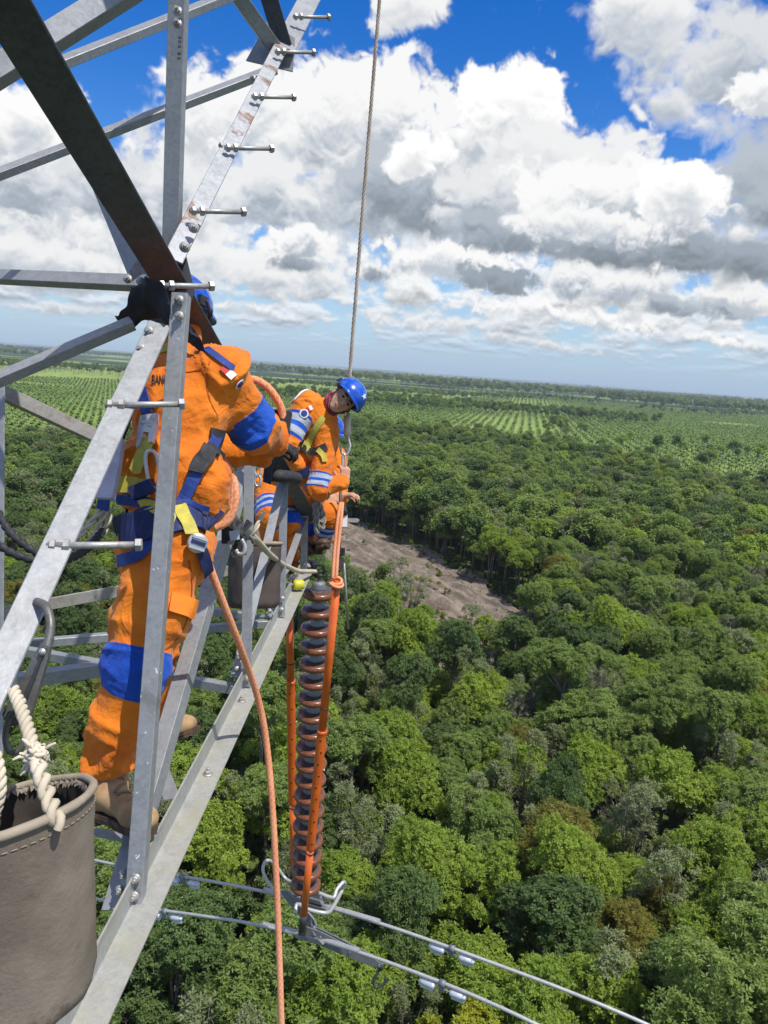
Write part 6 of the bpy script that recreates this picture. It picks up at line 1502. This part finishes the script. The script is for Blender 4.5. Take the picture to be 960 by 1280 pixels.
    uk = np.where(du < 170, rs.choice([12, 12, 13, 14, 4], nu, p=[.32, .2, .14, .18, .16]), rs.choice([len(NEAR), len(NEAR) + 2], nu)); us = np.where(du < 170, rs.uniform(.8, 1.35, nu), rs.uniform(.5, .75, nu))
    P = np.concatenate([P[rest], U[:, :2]]); z = np.concatenate([z[rest], U[:, 2]]); rz = np.concatenate([rz[rest], rs.uniform(0, 6.28, nu)]); sc = np.concatenate([sc[rest], us]); idx = np.concatenate([idx[rest], uk]); rest = np.ones(len(P), bool)
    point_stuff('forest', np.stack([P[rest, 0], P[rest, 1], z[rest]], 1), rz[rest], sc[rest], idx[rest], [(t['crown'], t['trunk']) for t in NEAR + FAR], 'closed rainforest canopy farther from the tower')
build_forest()
def build_palms():
    s_ = 8.6; c, s = cos(.35), sin(.35)
    i, j = np.meshgrid(np.arange(-260, 260), np.arange(-260, 260)); u = i * s_ + (j % 2) * s_ / 2; v = j * s_ * .87
    x = c * u - s * v; y = s * u + c * v + 1150
    x = x + rs.uniform(-.5, .5, x.shape); y = y + rs.uniform(-.5, .5, y.shape)
    x, y = x.ravel(), y.ravel(); d = np.hypot(x, y); az = np.degrees(np.arctan2(x, y))
    far = np.interp(az, [-45, -25, -5, 3, 8, 30, 45], [1150, 1150, 1250, 1300, 1900, 2100, 2000])
    k = (np.abs(az) < 38) & (d > palm_edge(az) + 6) & (d < far) & (vnoise2(x / 130, y / 90, 61) > .16)
    x, y, d = x[k], y[k], d[k]; z = hill(x, y); n = len(x)
    rz = rs.uniform(0, 6.28, n); sc = rs.uniform(.58, .86, n); pk = rs.randint(0, 3, n)
    inv = np.zeros(n, bool)
    pp = np.array([pix((a, b_, q)) for a, b_, q in zip(x, y, z)]); inv = (pp[:, 0] > 5) & (pp[:, 0] < 955) & ~((pp[:, 0] > 130) & (pp[:, 0] < 300))
    o_ = np.argsort(np.where(inv, d, 1e9))[:300]; single = np.zeros(n, bool); single[o_] = True
    for q in o_:
        o = bpy.data.objects.new('oil_palm', PALM[pk[q]]); COL.objects.link(o); o.location = (x[q], y[q], z[q]); o.rotation_euler = (0, 0, rz[q]); o.scale = (sc[q],) * 3
        sd = 'left of the tower' if pp[q, 0] < 400 else ('right of the leaning worker' if pp[q, 0] < 700 else 'near the right edge')
        tag(o, 'oil palm in the nearest plantation rows beyond the forest, ' + sd, 'palm', 'plantation palms ' + sd)
    r = ~single
    point_stuff('plantation', np.stack([x, y, z], 1)[r], rz[r], sc[r], pk[r], [(m,) for m in PALM], 'rows of oil palms reaching to the distance')
    # woods and hedgerows standing in and beyond the plantation
    R = np.random.RandomState(5); pts = []
    for _ in range(26000):
        dd = 470 * (7000 / 470) ** R.uniform(0, 1) ; a = R.uniform(-38, 38); X_, Y_ = dd * sin(radians(a)), dd * cos(radians(a))
        m = vnoise2(np.array(X_ / 700 + 7), np.array(Y_ / 330), 71)
        lim = .80 if dd < 1300 else (.60 if dd < 2400 else .47)
        if dd < palm_edge(a) + 20: continue
        if m > lim: pts.append((X_, Y_, dd))
    # wood behind the second worker, dark leaves doubling as cloud shadow; single field trees
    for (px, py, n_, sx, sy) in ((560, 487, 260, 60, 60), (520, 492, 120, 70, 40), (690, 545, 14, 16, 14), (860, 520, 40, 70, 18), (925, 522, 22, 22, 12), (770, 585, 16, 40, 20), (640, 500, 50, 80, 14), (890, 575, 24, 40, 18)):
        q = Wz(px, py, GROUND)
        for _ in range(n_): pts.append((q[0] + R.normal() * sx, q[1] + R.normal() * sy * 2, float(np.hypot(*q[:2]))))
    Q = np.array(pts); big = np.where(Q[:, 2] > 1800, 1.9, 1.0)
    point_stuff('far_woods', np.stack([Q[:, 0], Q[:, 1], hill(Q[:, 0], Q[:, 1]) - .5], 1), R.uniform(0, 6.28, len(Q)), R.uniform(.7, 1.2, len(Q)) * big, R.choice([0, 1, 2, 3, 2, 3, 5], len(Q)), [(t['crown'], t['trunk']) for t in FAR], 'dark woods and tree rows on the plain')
build_palms()
def build_debris():
    """stumps, trunks and brushwood left lying on the felled strip"""
    R = np.random.RandomState(12); mb = MB(); x0, y0 = CLEAR.min(0); x1, y1 = CLEAR.max(0)
    for _ in range(2600):
        x, y = R.uniform(x0, x1), R.uniform(y0, y1)
        if not in_poly(np.array([x]), np.array([y]), CLEAR)[0]: continue
        z = float(hill(x, y)) + .35; u = R.uniform()
        if u < .10: r = R.uniform(.15, .4); mb.tube([(x, y, z - .8), (x + R.normal() * .05, y, z + R.uniform(.1, .9))], [r * 1.2, r], 6)
        elif u < .6:
            a = R.uniform(0, pi); L = R.uniform(.8, 4.5) * .5; r = R.uniform(.05, .2); d = np.array([cos(a) * L, sin(a) * L, R.normal() * .12]); c = np.array([x, y, z]); mb.tube([c - d, c + R.normal(size=3) * .08, c + d], [r, r * .8, r * .4], 5)
        else:
            for k in range(5): d = R.normal(size=3) * .6; mb.tube([(x, y, z), (x + d[0], y + d[1], z + abs(d[2]) * .8)], [.05, .015], 3, cap=False)
    o = mb.build('felled_wood', pbr('felled_wood_grey', (.10, .075, .055), .95, var=(.6, .4, .6), col2=(.26, .215, .165))); o['kind'] = 'stuff'
build_debris()
def build_scrub():
    """low scrub along the margins of the strip and a few tufts on it"""
    R = np.random.RandomState(15); Q = []; n = len(CLEAR)
    for i in range(n):
        a, b_ = CLEAR[i - 1], CLEAR[i]; L = np.linalg.norm(b_ - a)
        for _ in range(int(L * 1.5)): p = a + (b_ - a) * R.uniform() + R.normal(size=2) * 1.3; Q.append(p)
    x0, y0 = CLEAR.min(0); x1, y1 = CLEAR.max(0)
    for _ in range(260):
        p = np.array([R.uniform(x0, x1), R.uniform(y0, y1)])
        if in_poly(np.array([p[0]]), np.array([p[1]]), CLEAR)[0] and vnoise2(np.array(p[0] / 9), np.array(p[1] / 9), 5) > .55: Q.append(p)
    Q = np.array(Q); sc = R.uniform(.10, .30, len(Q))
    point_stuff('scrub', np.stack([Q[:, 0], Q[:, 1], hill(Q[:, 0], Q[:, 1]) + .2 - sc * 1.5], 1), R.uniform(0, 6.28, len(Q)), sc, R.choice([0, 1, 2], len(Q)), [(NEAR[q]['crown'],) for q in (12, 13, 10)], 'low scrub along the felled strip')
build_scrub()
# ------------------------------------------------------------------ haze
def build_haze():
    x, y0, y1, z0, z1 = 33000, -1500, 33500, GROUND - 40, 2.6
    mb = MB(); mb.box((0, (y0 + y1) / 2, (z0 + z1) / 2), (x, 0, 0), (0, (y1 - y0) / 2, 0), (0, 0, (z1 - z0) / 2))
    m = bpy.data.materials.new('haze_air'); m.use_nodes = True; nt = m.node_tree; nt.nodes.clear()
    o_ = nt.nodes.new('ShaderNodeOutputMaterial'); v = nt.nodes.new('ShaderNodeVolumePrincipled')
    v.inputs['Color'].default_value = (.74, .86, 1.0, 1); v.inputs['Density'].default_value = 8.5e-5; v.inputs['Anisotropy'].default_value = .2
    nt.links.new(v.outputs[0], o_.inputs['Volume'])
    o = fix_normals(mb.build('haze', m)); o['kind'] = 'stuff'
build_haze()
